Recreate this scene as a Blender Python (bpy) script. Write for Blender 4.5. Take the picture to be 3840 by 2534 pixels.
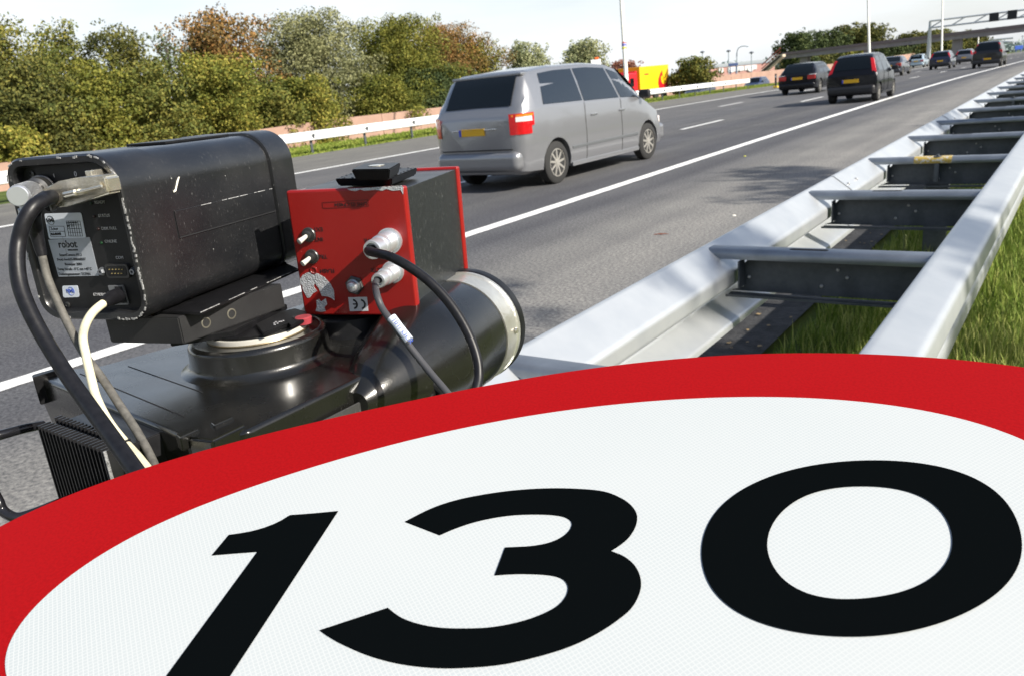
import bpy, bmesh, math, random
import numpy as np
from mathutils import Vector, Matrix
random.seed(7); rng = np.random.default_rng(7)
R = math.radians
for o in list(bpy.data.objects): bpy.data.objects.remove(o)
scn = bpy.context.scene
COL = scn.collection
# ------------------------------------------------------------------ camera
W0, H0, F0 = 3840, 2534, 3840*28/36
YAW, PIT, ROL, CH = 0.6383243, 0.3039290, -0.0994396, 1.5672701
fw = Vector((-math.sin(YAW)*math.cos(PIT), math.cos(YAW)*math.cos(PIT), -math.sin(PIT)))
r0 = Vector((math.cos(YAW), math.sin(YAW), 0)); u0 = r0.cross(fw)
rt = r0*math.cos(ROL)+u0*math.sin(ROL); up = -r0*math.sin(ROL)+u0*math.cos(ROL)
EYE = Vector((0, 0, CH))
cam = bpy.data.cameras.new('camera'); camo = bpy.data.objects.new('camera', cam); COL.objects.link(camo)
m = Matrix((rt, up, -fw)).transposed().to_4x4(); m.translation = EYE; camo.matrix_world = m
cam.lens = 28; cam.sensor_width = 36; cam.sensor_fit = 'HORIZONTAL'; cam.clip_start = 0.02; cam.clip_end = 9000
cam.dof.use_dof = True; cam.dof.focus_distance = 0.68; cam.dof.aperture_fstop = 20
scn.camera = camo
# ------------------------------------------------------------------ sky, sun, exposure
SUN_EL, SUN_AZ = R(34), R(88)       # azimuth measured from +Y towards +X
w = bpy.data.worlds.new('World'); scn.world = w; w.use_nodes = True
nt = w.node_tree; nt.nodes.clear()
out = nt.nodes.new('ShaderNodeOutputWorld'); bg = nt.nodes.new('ShaderNodeBackground'); bg.inputs['Strength'].default_value = 0.10
sky = nt.nodes.new('ShaderNodeTexSky'); sky.sky_type = 'NISHITA'; sky.sun_disc = False
sky.sun_elevation = SUN_EL; sky.sun_rotation = SUN_AZ; sky.air_density = 1.0; sky.dust_density = 1.5; sky.ozone_density = 1.0
tc = nt.nodes.new('ShaderNodeTexCoord'); mp = nt.nodes.new('ShaderNodeMapping'); mp.inputs['Scale'].default_value = (1.2, 1.2, 5)
nz = nt.nodes.new('ShaderNodeTexNoise'); nz.inputs['Scale'].default_value = 2.2; nz.inputs['Detail'].default_value = 6; nz.inputs['Roughness'].default_value = .55
rp = nt.nodes.new('ShaderNodeValToRGB'); rp.color_ramp.elements[0].position = .32; rp.color_ramp.elements[0].color = (.55, .55, .55, 1)
rp.color_ramp.elements[1].position = .66; rp.color_ramp.elements[1].color = (.95, .95, .95, 1)
mx = nt.nodes.new('ShaderNodeMixRGB'); mx.inputs[2].default_value = (6.6, 6.85, 7.1, 1)
nt.links.new(tc.outputs['Generated'], mp.inputs['Vector']); nt.links.new(mp.outputs[0], nz.inputs['Vector'])
sx = nt.nodes.new('ShaderNodeSeparateXYZ'); nt.links.new(tc.outputs['Generated'], sx.inputs[0])
ev = nt.nodes.new('ShaderNodeMapRange'); ev.interpolation_type = 'SMOOTHSTEP'; ev.inputs[1].default_value = .12; ev.inputs[2].default_value = .5; ev.inputs[3].default_value = 1; ev.inputs[4].default_value = .06; nt.links.new(sx.outputs[2], ev.inputs[0])
mm_ = nt.nodes.new('ShaderNodeMath'); mm_.operation = 'MULTIPLY'; nt.links.new(rp.outputs['Color'], mm_.inputs[0]); nt.links.new(ev.outputs[0], mm_.inputs[1])
nt.links.new(nz.outputs['Fac'], rp.inputs['Fac']); nt.links.new(mm_.outputs[0], mx.inputs[0]); nt.links.new(sky.outputs['Color'], mx.inputs[1])
nt.links.new(mx.outputs[0], bg.inputs['Color']); nt.links.new(bg.outputs[0], out.inputs['Surface'])
sl = bpy.data.lights.new('sun', 'SUN'); sl.energy = 5.0; sl.angle = R(.5); sl.color = (1, .94, .83)
so = bpy.data.objects.new('sun', sl); COL.objects.link(so)
SUND = Vector((math.sin(SUN_AZ)*math.cos(SUN_EL), math.cos(SUN_AZ)*math.cos(SUN_EL), math.sin(SUN_EL)))
so.rotation_euler = SUND.to_track_quat('Z', 'Y').to_euler()
scn.view_settings.view_transform = 'Standard'; scn.view_settings.look = 'None'; scn.view_settings.gamma = 1
scn.view_settings.exposure = 0.7
scn.render.resolution_x = 1024; scn.render.resolution_y = 675
# ------------------------------------------------------------------ terrain profile and placing helpers
def zr(Y):
    Y = max(Y-15, 0); return -.0118935*(Y*Y/80 if Y < 40 else Y-20)
def ray(px, py): return rt*((px-W0/2)/F0) - up*((py-H0/2)/F0) + fw
def cross(X): return 0 if X > -28 else (-.8 if X < -29.5 else -.8*(-28-X)/1.5)
def gz(X, Y): return zr(Y)+cross(X)
def at(px, py, dz=0):               # world point where the photo's pixel meets the ground (plus dz)
    d = ray(px, py); lo, hi = 0, 4000.
    for _ in range(50):
        t = (lo+hi)/2; p = EYE+d*t
        if p.z > gz(p.x, p.y)+dz: lo = t
        else: hi = t
    return EYE+d*lo
def dep(px, py, d): return EYE+ray(px, py)*d
def onz(px, py, z): d = ray(px, py); return EYE+d*((z-CH)/d.z)
def onX(px, py, X): d = ray(px, py); return EYE+d*(X/d.x)
def onplane(px, py, o, n): d = ray(px, py); return EYE+d*((o-EYE).dot(n)/d.dot(n))
# ------------------------------------------------------------------ materials
MATS = {}
def mat(name, col, rough=.5, metal=0, noise=0, nscale=20, bump=0, bscale=60, spec=.5, coat=0, col2=None, lo=.35, hi=.65, emis=None, detail=5, coords='Object', trans=0, stretch=None):
    if name in MATS: return MATS[name]
    M = bpy.data.materials.new(name); M.use_nodes = True; t = M.node_tree; b = t.nodes['Principled BSDF']
    b.inputs['Base Color'].default_value = (*col, 1); b.inputs['Roughness'].default_value = rough; b.inputs['Metallic'].default_value = metal
    b.inputs['Specular IOR Level'].default_value = spec; b.inputs['Coat Weight'].default_value = coat
    if trans: b.inputs['Transmission Weight'].default_value = trans
    c = t.nodes.new('ShaderNodeTexCoord'); vec = c.outputs[coords]
    if stretch:
        mpn = t.nodes.new('ShaderNodeMapping'); mpn.inputs['Scale'].default_value = stretch; t.links.new(vec, mpn.inputs['Vector']); vec = mpn.outputs[0]
    if col2 or noise:
        n = t.nodes.new('ShaderNodeTexNoise'); n.inputs['Scale'].default_value = nscale; n.inputs['Detail'].default_value = detail; n.inputs['Roughness'].default_value = .6
        t.links.new(vec, n.inputs['Vector']); r = t.nodes.new('ShaderNodeValToRGB')
        if not col2: col2 = tuple(max(0, x*(1-noise)) for x in col); c1 = tuple(min(1, x*(1+noise)) for x in col)
        else: c1 = col
        r.color_ramp.elements[0].position = lo; r.color_ramp.elements[0].color = (*c1, 1); r.color_ramp.elements[1].position = hi; r.color_ramp.elements[1].color = (*col2, 1)
        t.links.new(n.outputs['Fac'], r.inputs['Fac']); t.links.new(r.outputs['Color'], b.inputs['Base Color'])
    if bump:
        n2 = t.nodes.new('ShaderNodeTexNoise'); n2.inputs['Scale'].default_value = bscale; n2.inputs['Detail'].default_value = 4; t.links.new(vec, n2.inputs['Vector'])
        bp = t.nodes.new('ShaderNodeBump'); bp.inputs['Strength'].default_value = bump; bp.inputs['Distance'].default_value = .02
        t.links.new(n2.outputs['Fac'], bp.inputs['Height']); t.links.new(bp.outputs[0], b.inputs['Normal'])
    if emis: b.inputs['Emission Color'].default_value = (*emis[:3], 1); b.inputs['Emission Strength'].default_value = emis[3]
    MATS[name] = M; return M
def scratched(name, col, dust, rough, scale=1.0, amount=.62, edge=None, dotsize=.0):
    """worn paint: noise roughness, fine pale scratches and specks of its own shape"""
    M = mat(name, col, rough, spec=.5); t = M.node_tree; b = t.nodes['Principled BSDF']
    c = t.nodes.new('ShaderNodeTexCoord')
    def noise(sc, det, st=None, dist=0):
        n = t.nodes.new('ShaderNodeTexNoise'); n.inputs['Scale'].default_value = sc; n.inputs['Detail'].default_value = det; n.inputs['Distortion'].default_value = dist
        if st:
            q = t.nodes.new('ShaderNodeMapping'); q.inputs['Scale'].default_value = st; q.inputs['Rotation'].default_value = (.3, .5, .7); t.links.new(c.outputs['Object'], q.inputs['Vector']); t.links.new(q.outputs[0], n.inputs['Vector'])
        else: t.links.new(c.outputs['Object'], n.inputs['Vector'])
        return n
    def ramp(n, a, bb, c0=(0, 0, 0, 1), c1=(1, 1, 1, 1)):
        r = t.nodes.new('ShaderNodeValToRGB'); r.color_ramp.elements[0].position = a; r.color_ramp.elements[1].position = bb
        r.color_ramp.elements[0].color = c0; r.color_ramp.elements[1].color = c1; t.links.new(n.outputs[0], r.inputs['Fac']); return r
    s1 = ramp(noise(90*scale, 3, (1, 14, 2)), amount+.06, amount+.13); s2 = ramp(noise(330*scale, 1), .80, .84); d = ramp(noise(14*scale, 6), .42, .75, (0, 0, 0, 1), (.35, .35, .35, 1))
    a1 = t.nodes.new('ShaderNodeMixRGB'); a1.blend_type = 'LIGHTEN'; a1.inputs[0].default_value = 1; t.links.new(s1.outputs[0], a1.inputs[1]); t.links.new(s2.outputs[0], a1.inputs[2])
    sc2 = t.nodes.new('ShaderNodeMath'); sc2.operation = 'MULTIPLY'; sc2.inputs[1].default_value = .30; t.links.new(a1.outputs[0], sc2.inputs[0])
    m1 = t.nodes.new('ShaderNodeMixRGB'); m1.inputs[1].default_value = (*col, 1); m1.inputs[2].default_value = (*dust, 1); t.links.new(d.outputs[0], m1.inputs[0])
    m2 = t.nodes.new('ShaderNodeMixRGB'); m2.inputs[2].default_value = tuple(min(1, x*3+.18) for x in dust)+(1,); t.links.new(sc2.outputs[0], m2.inputs[0]); t.links.new(m1.outputs[0], m2.inputs[1])
    t.links.new(m2.outputs[0], b.inputs['Base Color'])
    b.inputs['Coat Weight'].default_value = .45 if 'plastic' in name or 'housing' in name else .1; b.inputs['Coat Roughness'].default_value = .16 if 'plastic' in name else .3
    rr = t.nodes.new('ShaderNodeMapRange'); rr.inputs[3].default_value = rough-.1; rr.inputs[4].default_value = rough+.2; nn = noise(25*scale, 5); t.links.new(nn.outputs[0], rr.inputs[0]); t.links.new(rr.outputs[0], b.inputs['Roughness'])
    bp = t.nodes.new('ShaderNodeBump'); bp.inputs['Strength'].default_value = .12; bp.inputs['Distance'].default_value = .001; t.links.new(noise(700*scale, 2).outputs[0], bp.inputs['Height']); t.links.new(bp.outputs[0], b.inputs['Normal'])
    return M
# ------------------------------------------------------------------ object helpers
def T(o, label=None, cat=None, group=None, kind=None):
    if label: o['label'] = label
    if cat: o['category'] = cat
    if group: o['group'] = group
    if kind: o['kind'] = kind
    return o
def sharp(me, ang=35):
    bm = bmesh.new(); bm.from_mesh(me)
    for f in bm.faces: f.smooth = True
    for e in bm.edges:
        if len(e.link_faces) == 2 and e.calc_face_angle(0) > R(ang): e.smooth = False
    bm.to_mesh(me); bm.free()
def link(name, me, m=None, parent=None, smooth=35):
    o = bpy.data.objects.new(name, me); COL.objects.link(o)
    if m is not None:
        for k in (m if isinstance(m, (list, tuple)) else [m]): me.materials.append(k)
    if parent is not None: o.parent = parent
    if smooth:
        sharp(me, smooth)
        if len(me.polygons) < 6000: md = o.modifiers.new('wn', 'WEIGHTED_NORMAL'); md.keep_sharp = True; md.weight = 60
    return o
def pyd(name, V, F, m=None, parent=None, smooth=35):
    me = bpy.data.meshes.new(name); me.from_pydata([tuple(v) for v in V], [], F); me.validate(); me.update()
    return link(name, me, m, parent, smooth)
def empty(name, loc=(0, 0, 0), rz=0, rx=0, ry=0):
    o = bpy.data.objects.new(name, None); COL.objects.link(o); o.location = loc; o.rotation_mode = 'XYZ'; o.rotation_euler = (rx, ry, rz); o.empty_display_size = .1
    return o
class B:
    """collects primitives into one mesh"""
    def __init__(s): s.bm = bmesh.new()
    def box(s, x0, x1, y0, y1, z0, z1, bev=0, seg=2, M=None):
        vs = bmesh.ops.create_cube(s.bm, size=1)['verts']
        for v in vs: v.co = Vector((x0+(v.co.x+.5)*(x1-x0), y0+(v.co.y+.5)*(y1-y0), z0+(v.co.z+.5)*(z1-z0)))
        if bev:
            es = {e for v in vs for e in v.link_edges}; r = bmesh.ops.bevel(s.bm, geom=list(es), offset=bev, segments=seg, affect='EDGES', profile=.5); vs = list({v for f in r['faces'] for v in f.verts} | {v for v in vs if v.is_valid})
        if M is not None:
            for v in vs: v.co = M @ v.co
        return s
    def tube(s, pts, r, n=12, caps=True):
        pts = [Vector(p) for p in pts]; rs = r if isinstance(r, (list, tuple)) else [r]*len(pts); rings = []; prev = None
        for i, p in enumerate(pts):
            t = (pts[min(i+1, len(pts)-1)]-pts[max(i-1, 0)]).normalized()
            if prev is None: a = t.orthogonal().normalized()
            else: a = (prev-t*prev.dot(t)).normalized()
            prev = a; b = t.cross(a)
            rings.append([s.bm.verts.new(p+(a*math.cos(2*math.pi*k/n)+b*math.sin(2*math.pi*k/n))*rs[i]) for k in range(n)])
        for i in range(len(rings)-1):
            for k in range(n): s.bm.faces.new((rings[i][k], rings[i][(k+1) % n], rings[i+1][(k+1) % n], rings[i+1][k]))
        if caps: s.bm.faces.new(rings[0][::-1]); s.bm.faces.new(rings[-1])
        return s
    def lathe(s, prof, o=(0, 0, 0), ax=(0, 0, 1), n=32, a0=None):
        o = Vector(o); ax = Vector(ax).normalized(); a = (Vector(a0) if a0 else ax.orthogonal()).normalized(); b = ax.cross(a); rings = []
        for rr, h in prof:
            rings.append([s.bm.verts.new(o+ax*h+(a*math.cos(2*math.pi*k/n)+b*math.sin(2*math.pi*k/n))*max(rr, 1e-5)) for k in range(n)])
        for i in range(len(rings)-1):
            for k in range(n): s.bm.faces.new((rings[i][k], rings[i][(k+1) % n], rings[i+1][(k+1) % n], rings[i+1][k]))
        s.bm.faces.new(rings[0][::-1]); s.bm.faces.new(rings[-1]); return s
    def prism(s, pts, vec, bev=0, seg=2):
        vec = Vector(vec); a = [s.bm.verts.new(Vector(p)) for p in pts]; b = [s.bm.verts.new(Vector(p)+vec) for p in pts]; n = len(pts)
        fs = [s.bm.faces.new(a[::-1]), s.bm.faces.new(b)]+[s.bm.faces.new((a[i], a[(i+1) % n], b[(i+1) % n], b[i])) for i in range(n)]
        if bev: bmesh.ops.bevel(s.bm, geom=list({e for f in fs for e in f.edges}), offset=bev, segments=seg, affect='EDGES')
        return s
    def hexa(s, bot, top, bev=0):
        v = [s.bm.verts.new(Vector(p)) for p in list(bot)+list(top)]
        fs = [s.bm.faces.new([v[i] for i in q]) for q in ((3, 2, 1, 0), (4, 5, 6, 7), (0, 1, 5, 4), (1, 2, 6, 5), (2, 3, 7, 6), (3, 0, 4, 7))]
        if bev: bmesh.ops.bevel(s.bm, geom=list({e for f in fs for e in f.edges}), offset=bev, segments=2, affect='EDGES')
        return s
    def build(s, name, m=None, parent=None, smooth=35):
        bmesh.ops.recalc_face_normals(s.bm, faces=s.bm.faces[:]); me = bpy.data.meshes.new(name); s.bm.to_mesh(me); s.bm.free(); return link(name, me, m, parent, smooth)
def catmull(P, n=8, closed=False):
    P = [Vector(p) for p in P]; N = len(P); outp = []
    for i in range(N if closed else N-1):
        g = (lambda k: P[k % N]) if closed else (lambda k: P[min(max(k, 0), N-1)])
        a, b, c, d = g(i-1), g(i), g(i+1), g(i+2)
        for k in range(n):
            t = k/n; outp.append(.5*((2*b)+(c-a)*t+(2*a-5*b+4*c-d)*t*t+(3*b-a-3*c+d)*t**3))
    if not closed: outp.append(P[-1])
    return outp
def rrect(w, h, r, n=8, x0=0, z0=0):
    r = r if isinstance(r, (list, tuple)) else [r]*4; pts = []      # BL, BR, TR, TL
    for (cx, cz, rr, a) in ((x0+r[0], z0+r[0], r[0], 180), (x0+w-r[1], z0+r[1], r[1], 270), (x0+w-r[2], z0+h-r[2], r[2], 0), (x0+r[3], z0+h-r[3], r[3], 90)):
        for k in range(n+1): t = R(a+90*k/n); pts.append((cx+rr*math.cos(t), cz+rr*math.sin(t)))
    return pts
FONTCACHE = {}
def text(name, s, size, m, parent, M, ext=.0002, align='LEFT', bold=0):
    cu = bpy.data.curves.new(name, 'FONT'); cu.body = s; cu.size = size; cu.extrude = ext; cu.align_x = align; cu.offset = bold; cu.resolution_u = 3
    o = bpy.data.objects.new(name, cu); COL.objects.link(o)
    me = bpy.data.meshes.new_from_object(o.evaluated_get(bpy.context.evaluated_depsgraph_get())); me.name = name
    bpy.data.objects.remove(o); me.transform(M); return link(name, me, m, parent, 0)
def txM(o, x, y):                     # text frame: origin o, writing direction x, up y
    x = Vector(x).normalized(); y = Vector(y).normalized(); z = x.cross(y); mm = Matrix((x, y, z)).transposed().to_4x4(); mm.translation = Vector(o); return mm

# ================================================================== SETTING
YS = sorted(set([-30, -10, 0, 5, 10, 15]+list(range(16, 60, 2))+list(range(60, 200, 10))+[200, 260, 340, 450, 600, 900, 1400, 2200, 3500]))
def sheet(name, xs, dz, m, ys=YS, kind='structure', y0=None, y1=None):
    ys = [y for y in ys if (y0 is None or y > y0) and (y1 is None or y < y1)]
    if y0 is not None: ys = [y0]+ys
    if y1 is not None: ys = ys+[y1]
    V = [(x, y, gz(x, y)+dz) for y in ys for x in xs]; n = len(xs)
    F = [(j*n+i, j*n+i+1, (j+1)*n+i+1, (j+1)*n+i) for j in range(len(ys)-1) for i in range(n-1)]
    o = pyd(name, V, F, m, None, 0); return T(o, kind=kind)
grassm = mat('meadow', (.06, .085, .02), .95, col2=(.11, .14, .035), nscale=1.3, spec=.1, bump=.6, bscale=30)
sheet('ground', [-2500, -600, -200, -80, -40, -29.5, -28, -24, -10, 5, 60, 300, 1500], -.06, grassm)
# asphalt with lane-wise tint
def asphalt(name, kind):
    M = mat(name, (.1, .1, .1), .88, spec=.3); t = M.node_tree; b = t.nodes['Principled BSDF']; L = t.links.new
    c = t.nodes.new('ShaderNodeTexCoord'); sp = t.nodes.new('ShaderNodeSeparateXYZ'); L(c.outputs['Object'], sp.inputs[0])
    mr = t.nodes.new('ShaderNodeMapRange'); mr.inputs[1].default_value = -22; mr.inputs[2].default_value = 0
    # wobble the bands a little
    wn = t.nodes.new('ShaderNodeTexNoise'); wn.inputs['Scale'].default_value = .35; wm = t.nodes.new('ShaderNodeMapping'); wm.inputs['Scale'].default_value = (1, .25, 1); L(c.outputs['Object'], wm.inputs[0]); L(wm.outputs[0], wn.inputs['Vector'])
    ad = t.nodes.new('ShaderNodeMath'); ad.operation = 'MULTIPLY_ADD'; ad.inputs[1].default_value = .5; L(wn.outputs[0], ad.inputs[0]); L(sp.outputs[0], ad.inputs[2]); L(ad.outputs[0], mr.inputs[0])
    r = t.nodes.new('ShaderNodeValToRGB'); els = r.color_ramp.elements
    def k(x): return (x+22.25+.25)/22
    stops = [(a__, tuple(q * k__ for q, k__ in zip(c__, (1.10, 1.14, 1.20)))) for a__, c__ in [(-21.8, (.12, .115, .1)), (-17, (.115, .11, .1)), (-16.2, (.085, .083, .083)), (-12.6, (.09, .088, .088)), (-11, (.076, .076, .08)), (-9.3, (.082, .08, .08)), (-8.35, (.056, .056, .062)), (-7.4, (.074, .073, .074)), (-6.5, (.055, .055, .061)), (-5.75, (.072, .072, .076)), (-5.35, (.062, .062, .067)), (-4.95, (.1, .098, .098)), (-4.4, (.135, .131, .124)), (-3.4, (.168, .161, .15)), (-2.6, (.142, .139, .134)), (-1.5, (.13, .128, .126))]]
    els[0].position = k(stops[0][0]); els[0].color = (*stops[0][1], 1); els[1].position = k(stops[-1][0]); els[1].color = (*stops[-1][1], 1)
    for x, cc in stops[1:-1]: e = els.new(k(x)); e.color = (*cc, 1)
    L(mr.outputs[0], r.inputs['Fac'])
    g = t.nodes.new('ShaderNodeTexNoise'); g.inputs['Scale'].default_value = 38; g.inputs['Detail'].default_value = 5; g.inputs['Roughness'].default_value = .7; L(c.outputs['Object'], g.inputs['Vector'])
    gr = t.nodes.new('ShaderNodeValToRGB'); gr.color_ramp.elements[0].position = .36; gr.color_ramp.elements[0].color = (.5, .5, .52, 1); gr.color_ramp.elements[1].position = .66; gr.color_ramp.elements[1].color = (1.75, 1.7, 1.62, 1); L(g.outputs[0], gr.inputs[0])
    p = t.nodes.new('ShaderNodeTexNoise'); p.inputs['Scale'].default_value = .8; p.inputs['Detail'].default_value = 5; L(c.outputs['Object'], p.inputs['Vector'])
    pr = t.nodes.new('ShaderNodeValToRGB'); pr.color_ramp.elements[0].position = .3; pr.color_ramp.elements[0].color = (.86, .86, .87, 1); pr.color_ramp.elements[1].position = .7; pr.color_ramp.elements[1].color = (1.12, 1.11, 1.09, 1); L(p.outputs[0], pr.inputs[0])
    st_ = t.nodes.new('ShaderNodeTexNoise'); st_.inputs['Scale'].default_value = 1; st_.inputs['Detail'].default_value = 4; sm_ = t.nodes.new('ShaderNodeMapping'); sm_.inputs['Scale'].default_value = (2.6, .09, 1); L(c.outputs['Object'], sm_.inputs[0]); L(sm_.outputs[0], st_.inputs['Vector'])
    sr = t.nodes.new('ShaderNodeValToRGB'); sr.color_ramp.elements[0].position = .35; sr.color_ramp.elements[0].color = (.89, .89, .90, 1); sr.color_ramp.elements[1].position = .65; sr.color_ramp.elements[1].color = (1.10, 1.10, 1.09, 1); L(st_.outputs[0], sr.inputs[0])
    m0 = t.nodes.new('ShaderNodeMixRGB'); m0.blend_type = 'MULTIPLY'; m0.inputs[0].default_value = 1; L(r.outputs[0], m0.inputs[1]); L(sr.outputs[0], m0.inputs[2]); r = m0
    m1 = t.nodes.new('ShaderNodeMixRGB'); m1.blend_type = 'MULTIPLY'; m1.inputs[0].default_value = 1; L(r.outputs[0], m1.inputs[1]); L(gr.outputs[0], m1.inputs[2])
    m2 = t.nodes.new('ShaderNodeMixRGB'); m2.blend_type = 'MULTIPLY'; m2.inputs[0].default_value = 1; L(m1.outputs[0], m2.inputs[1]); L(pr.outputs[0], m2.inputs[2]); L(m2.outputs[0], b.inputs['Base Color'])
    bp = t.nodes.new('ShaderNodeBump'); bp.inputs['Strength'].default_value = .7; bp.inputs['Distance'].default_value = .006; L(g.outputs[0], bp.inputs['Height']); L(bp.outputs[0], b.inputs['Normal'])
    return M
asph = asphalt('asphalt', 0)
sheet('road', [-21.8, -16, -12, -8, -4, -2.05], 0, asph)
asph2 = mat('old_asphalt', (.1, .098, .094), .9, noise=.2, nscale=3)
sheet('opposite_road', [-39.5, -34, -30], .0, asph2)
sheet('gutter', [-2.05, -1.42], -.02, mat('dark_gutter', (.03, .03, .032), .9, noise=.5, nscale=12, bump=.6, bscale=40), y1=60)
linem = mat('road_paint', (.8, .8, .78), .7, col2=(.42, .42, .41), nscale=22, lo=.56, hi=.78, bump=.25, bscale=120)
def stripe(x0, x1, ya, yb):
    ys = np.arange(ya, yb, .12 if yb < 40 else 1.0) if yb < 40 else list(np.arange(ya, 14, .12))+list(np.arange(max(ya, 14), yb, 4)); ys = [y for y in ys]+[yb]; V = []; F = []
    for i, y in enumerate(ys):
        j = .006 if y < 14 else 0
        V += [(x0+random.uniform(-j, j), y, gz(x0, y)+.006), (x1+random.uniform(-j, j), y, gz(x1, y)+.006)]
        if i: F.append((2*i-2, 2*i-1, 2*i+1, 2*i))
    return V, F
def stripes(name, segs):
    V = []; F = []
    for s in segs: v, f = stripe(*s); F += [tuple(i+len(V) for i in q) for q in f]; V += v
    return T(pyd(name, V, F, linem, None, 0), kind='structure')
XL, LW = -16.228, 3.5
stripes('edge_line_marking', [(-5.83, -5.63, -8, 700)])
stripes('edge_line_marking', [(-16.33, -16.13, -8, 700)])
D1 = [21.2+11.35*k for k in range(-2, 30)]
stripes('lane_dash_marking', [(XL+7-.07, XL+7+.07, y, y+3.1) for y in D1])
stripes('lane_dash_marking', [(XL+3.5-.07, XL+3.5+.07, y+.6, y+3.4) for y in D1])
# ================================================================== BARRIERS
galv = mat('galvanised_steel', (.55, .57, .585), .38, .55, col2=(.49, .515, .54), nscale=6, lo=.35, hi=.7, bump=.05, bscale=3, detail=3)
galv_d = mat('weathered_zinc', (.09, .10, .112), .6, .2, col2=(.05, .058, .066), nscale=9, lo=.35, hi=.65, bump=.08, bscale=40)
galv_far = mat('bright_zinc', (.75, .76, .77), .5, .2, noise=.08, nscale=3)
bolt_m = mat('bolt_zinc', (.5, .5, .5), .4, .7)
def beam(name, prof, ys, m, parent, dx=0, th=.004):
    bm = bmesh.new(); rows = []
    P = prof; n = len(P); N = []
    for i in range(n):
        a = Vector(P[max(i-1, 0)]); b = Vector(P[min(i+1, n-1)]); d = (b-a).normalized(); N.append(Vector((-d.y, d.x))*th)
    for y in ys:
        rows.append([bm.verts.new((p[0]+dx, y, p[1]+zr(y))) for p in P]+[bm.verts.new((p[0]+q[0]+dx, y, p[1]+q[1]+zr(y))) for p, q in reversed(list(zip(P, N)))])
    k = 2*n
    for i in range(len(rows)-1):
        for j in range(k): bm.faces.new((rows[i][j], rows[i][(j+1) % k], rows[i+1][(j+1) % k], rows[i+1][j]))
    bm.faces.new(rows[0][::-1]); bm.faces.new(rows[-1]); bmesh.ops.recalc_face_normals(bm, faces=bm.faces[:])
    me = bpy.data.meshes.new(name); bm.to_mesh(me); bm.free(); return link(name, me, m, parent, 50)
def sm(P, n=3):                        # rounded corners on a 2D profile
    o = [P[0]]
    for i in range(1, len(P)-1):
        a, b, c = map(Vector, (P[i-1], P[i], P[i+1])); r = min(.012, (a-b).length*.4, (c-b).length*.4); p = b+(a-b).normalized()*r; q = b+(c-b).normalized()*r
        for k in range(n+1): t = k/n; o.append(tuple(p*(1-t)**2+b*2*t*(1-t)+q*t*t))
    return o+[P[-1]]
LP = sm([(-1.472, .722), (-1.472, .75), (-1.452, .752), (-1.325, .655), (-1.315, .64), (-1.315, .585), (-1.325, .572), (-1.45, .505), (-1.462, .485), (-1.45, .465), (-1.315, .395), (-1.312, .37)])
RP = sm([(-.485, .72), (-.478, .75), (-.455, .757), (-.345, .728), (-.33, .715), (-.322, .655), (-.335, .64), (-.44, .59), (-.46, .57), (-.46, .53), (-.44, .51), (-.385, .48), (-.375, .46), (-.375, .40), (-.39, .385), (-.45, .37)])
gr = empty('guardrail', (0, 0, 0)); T(gr, 'wide galvanised double crash barrier with cross spacers on the grass verge side', 'guardrail')
byy = list(np.arange(-1, 16, .5))+list(range(16, 80, 3))
beam('rail_beam', LP, byy, galv, gr); beam('rail_beam', RP, byy, galv, gr)
SP0, SPD = 3.56, 1.68
def spacer_mesh(yellow=False):
    bm = B()
    # channel section: rounded top flange, web, bottom flange
    def sec(x, a, top=1): return [(x, -.004, .742-.0), (x, .05, .742), (x, .058, .738), (x, .061, .725), (x, .061, .70)]
    # top flange: folded lip facing the camera
    P = [(.0, .70), (-.004, .712), (-.002, .73), (.006, .742), (.02, .747), (.085, .747), (.085, .743), (.02, .742), (.008, .736), (.004, .72), (.004, .70)]
    bm.prism([(-1.445, y, z) for y, z in P], (.965, 0, 0))
    return bm
spm = spacer_mesh().build('spacer', mat('spacer_zinc', (.27, .295, .33), .36, .65, col2=(.21, .23, .26), nscale=8, bump=.05, bscale=5), None, 50).data
bpy.data.objects.remove(bpy.data.objects['spacer'])
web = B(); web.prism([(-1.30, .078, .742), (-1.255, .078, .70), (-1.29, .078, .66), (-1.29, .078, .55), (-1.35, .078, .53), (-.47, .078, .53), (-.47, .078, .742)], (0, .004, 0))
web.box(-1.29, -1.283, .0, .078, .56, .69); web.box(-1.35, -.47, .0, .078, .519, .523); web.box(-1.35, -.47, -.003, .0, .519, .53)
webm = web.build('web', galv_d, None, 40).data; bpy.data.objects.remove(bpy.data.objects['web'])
slot = B(); sp = []
for k in range(9): t = R(90+180*k/8); sp.append((-1.05+.014*math.cos(t), .046+.014*math.sin(t), .7474))
for k in range(9): t = R(270+180*k/8); sp.append((-.91+.014*math.cos(t), .046+.014*math.sin(t), .7474))
slot.prism(sp, (0, 0, .0012)); slm = slot.build('slot', mat('dark_gap', (.01, .01, .012), .9), None, 0).data; bpy.data.objects.remove(bpy.data.objects['slot'])
bl = B(); bl.lathe([(.008, 0), (.008, .006), (.004, .01)], (0, 0, 0), (0, -1, 0), 8)
blm = bl.build('bolt', bolt_m, None, 40).data; bpy.data.objects.remove(bpy.data.objects['bolt'])
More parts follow.
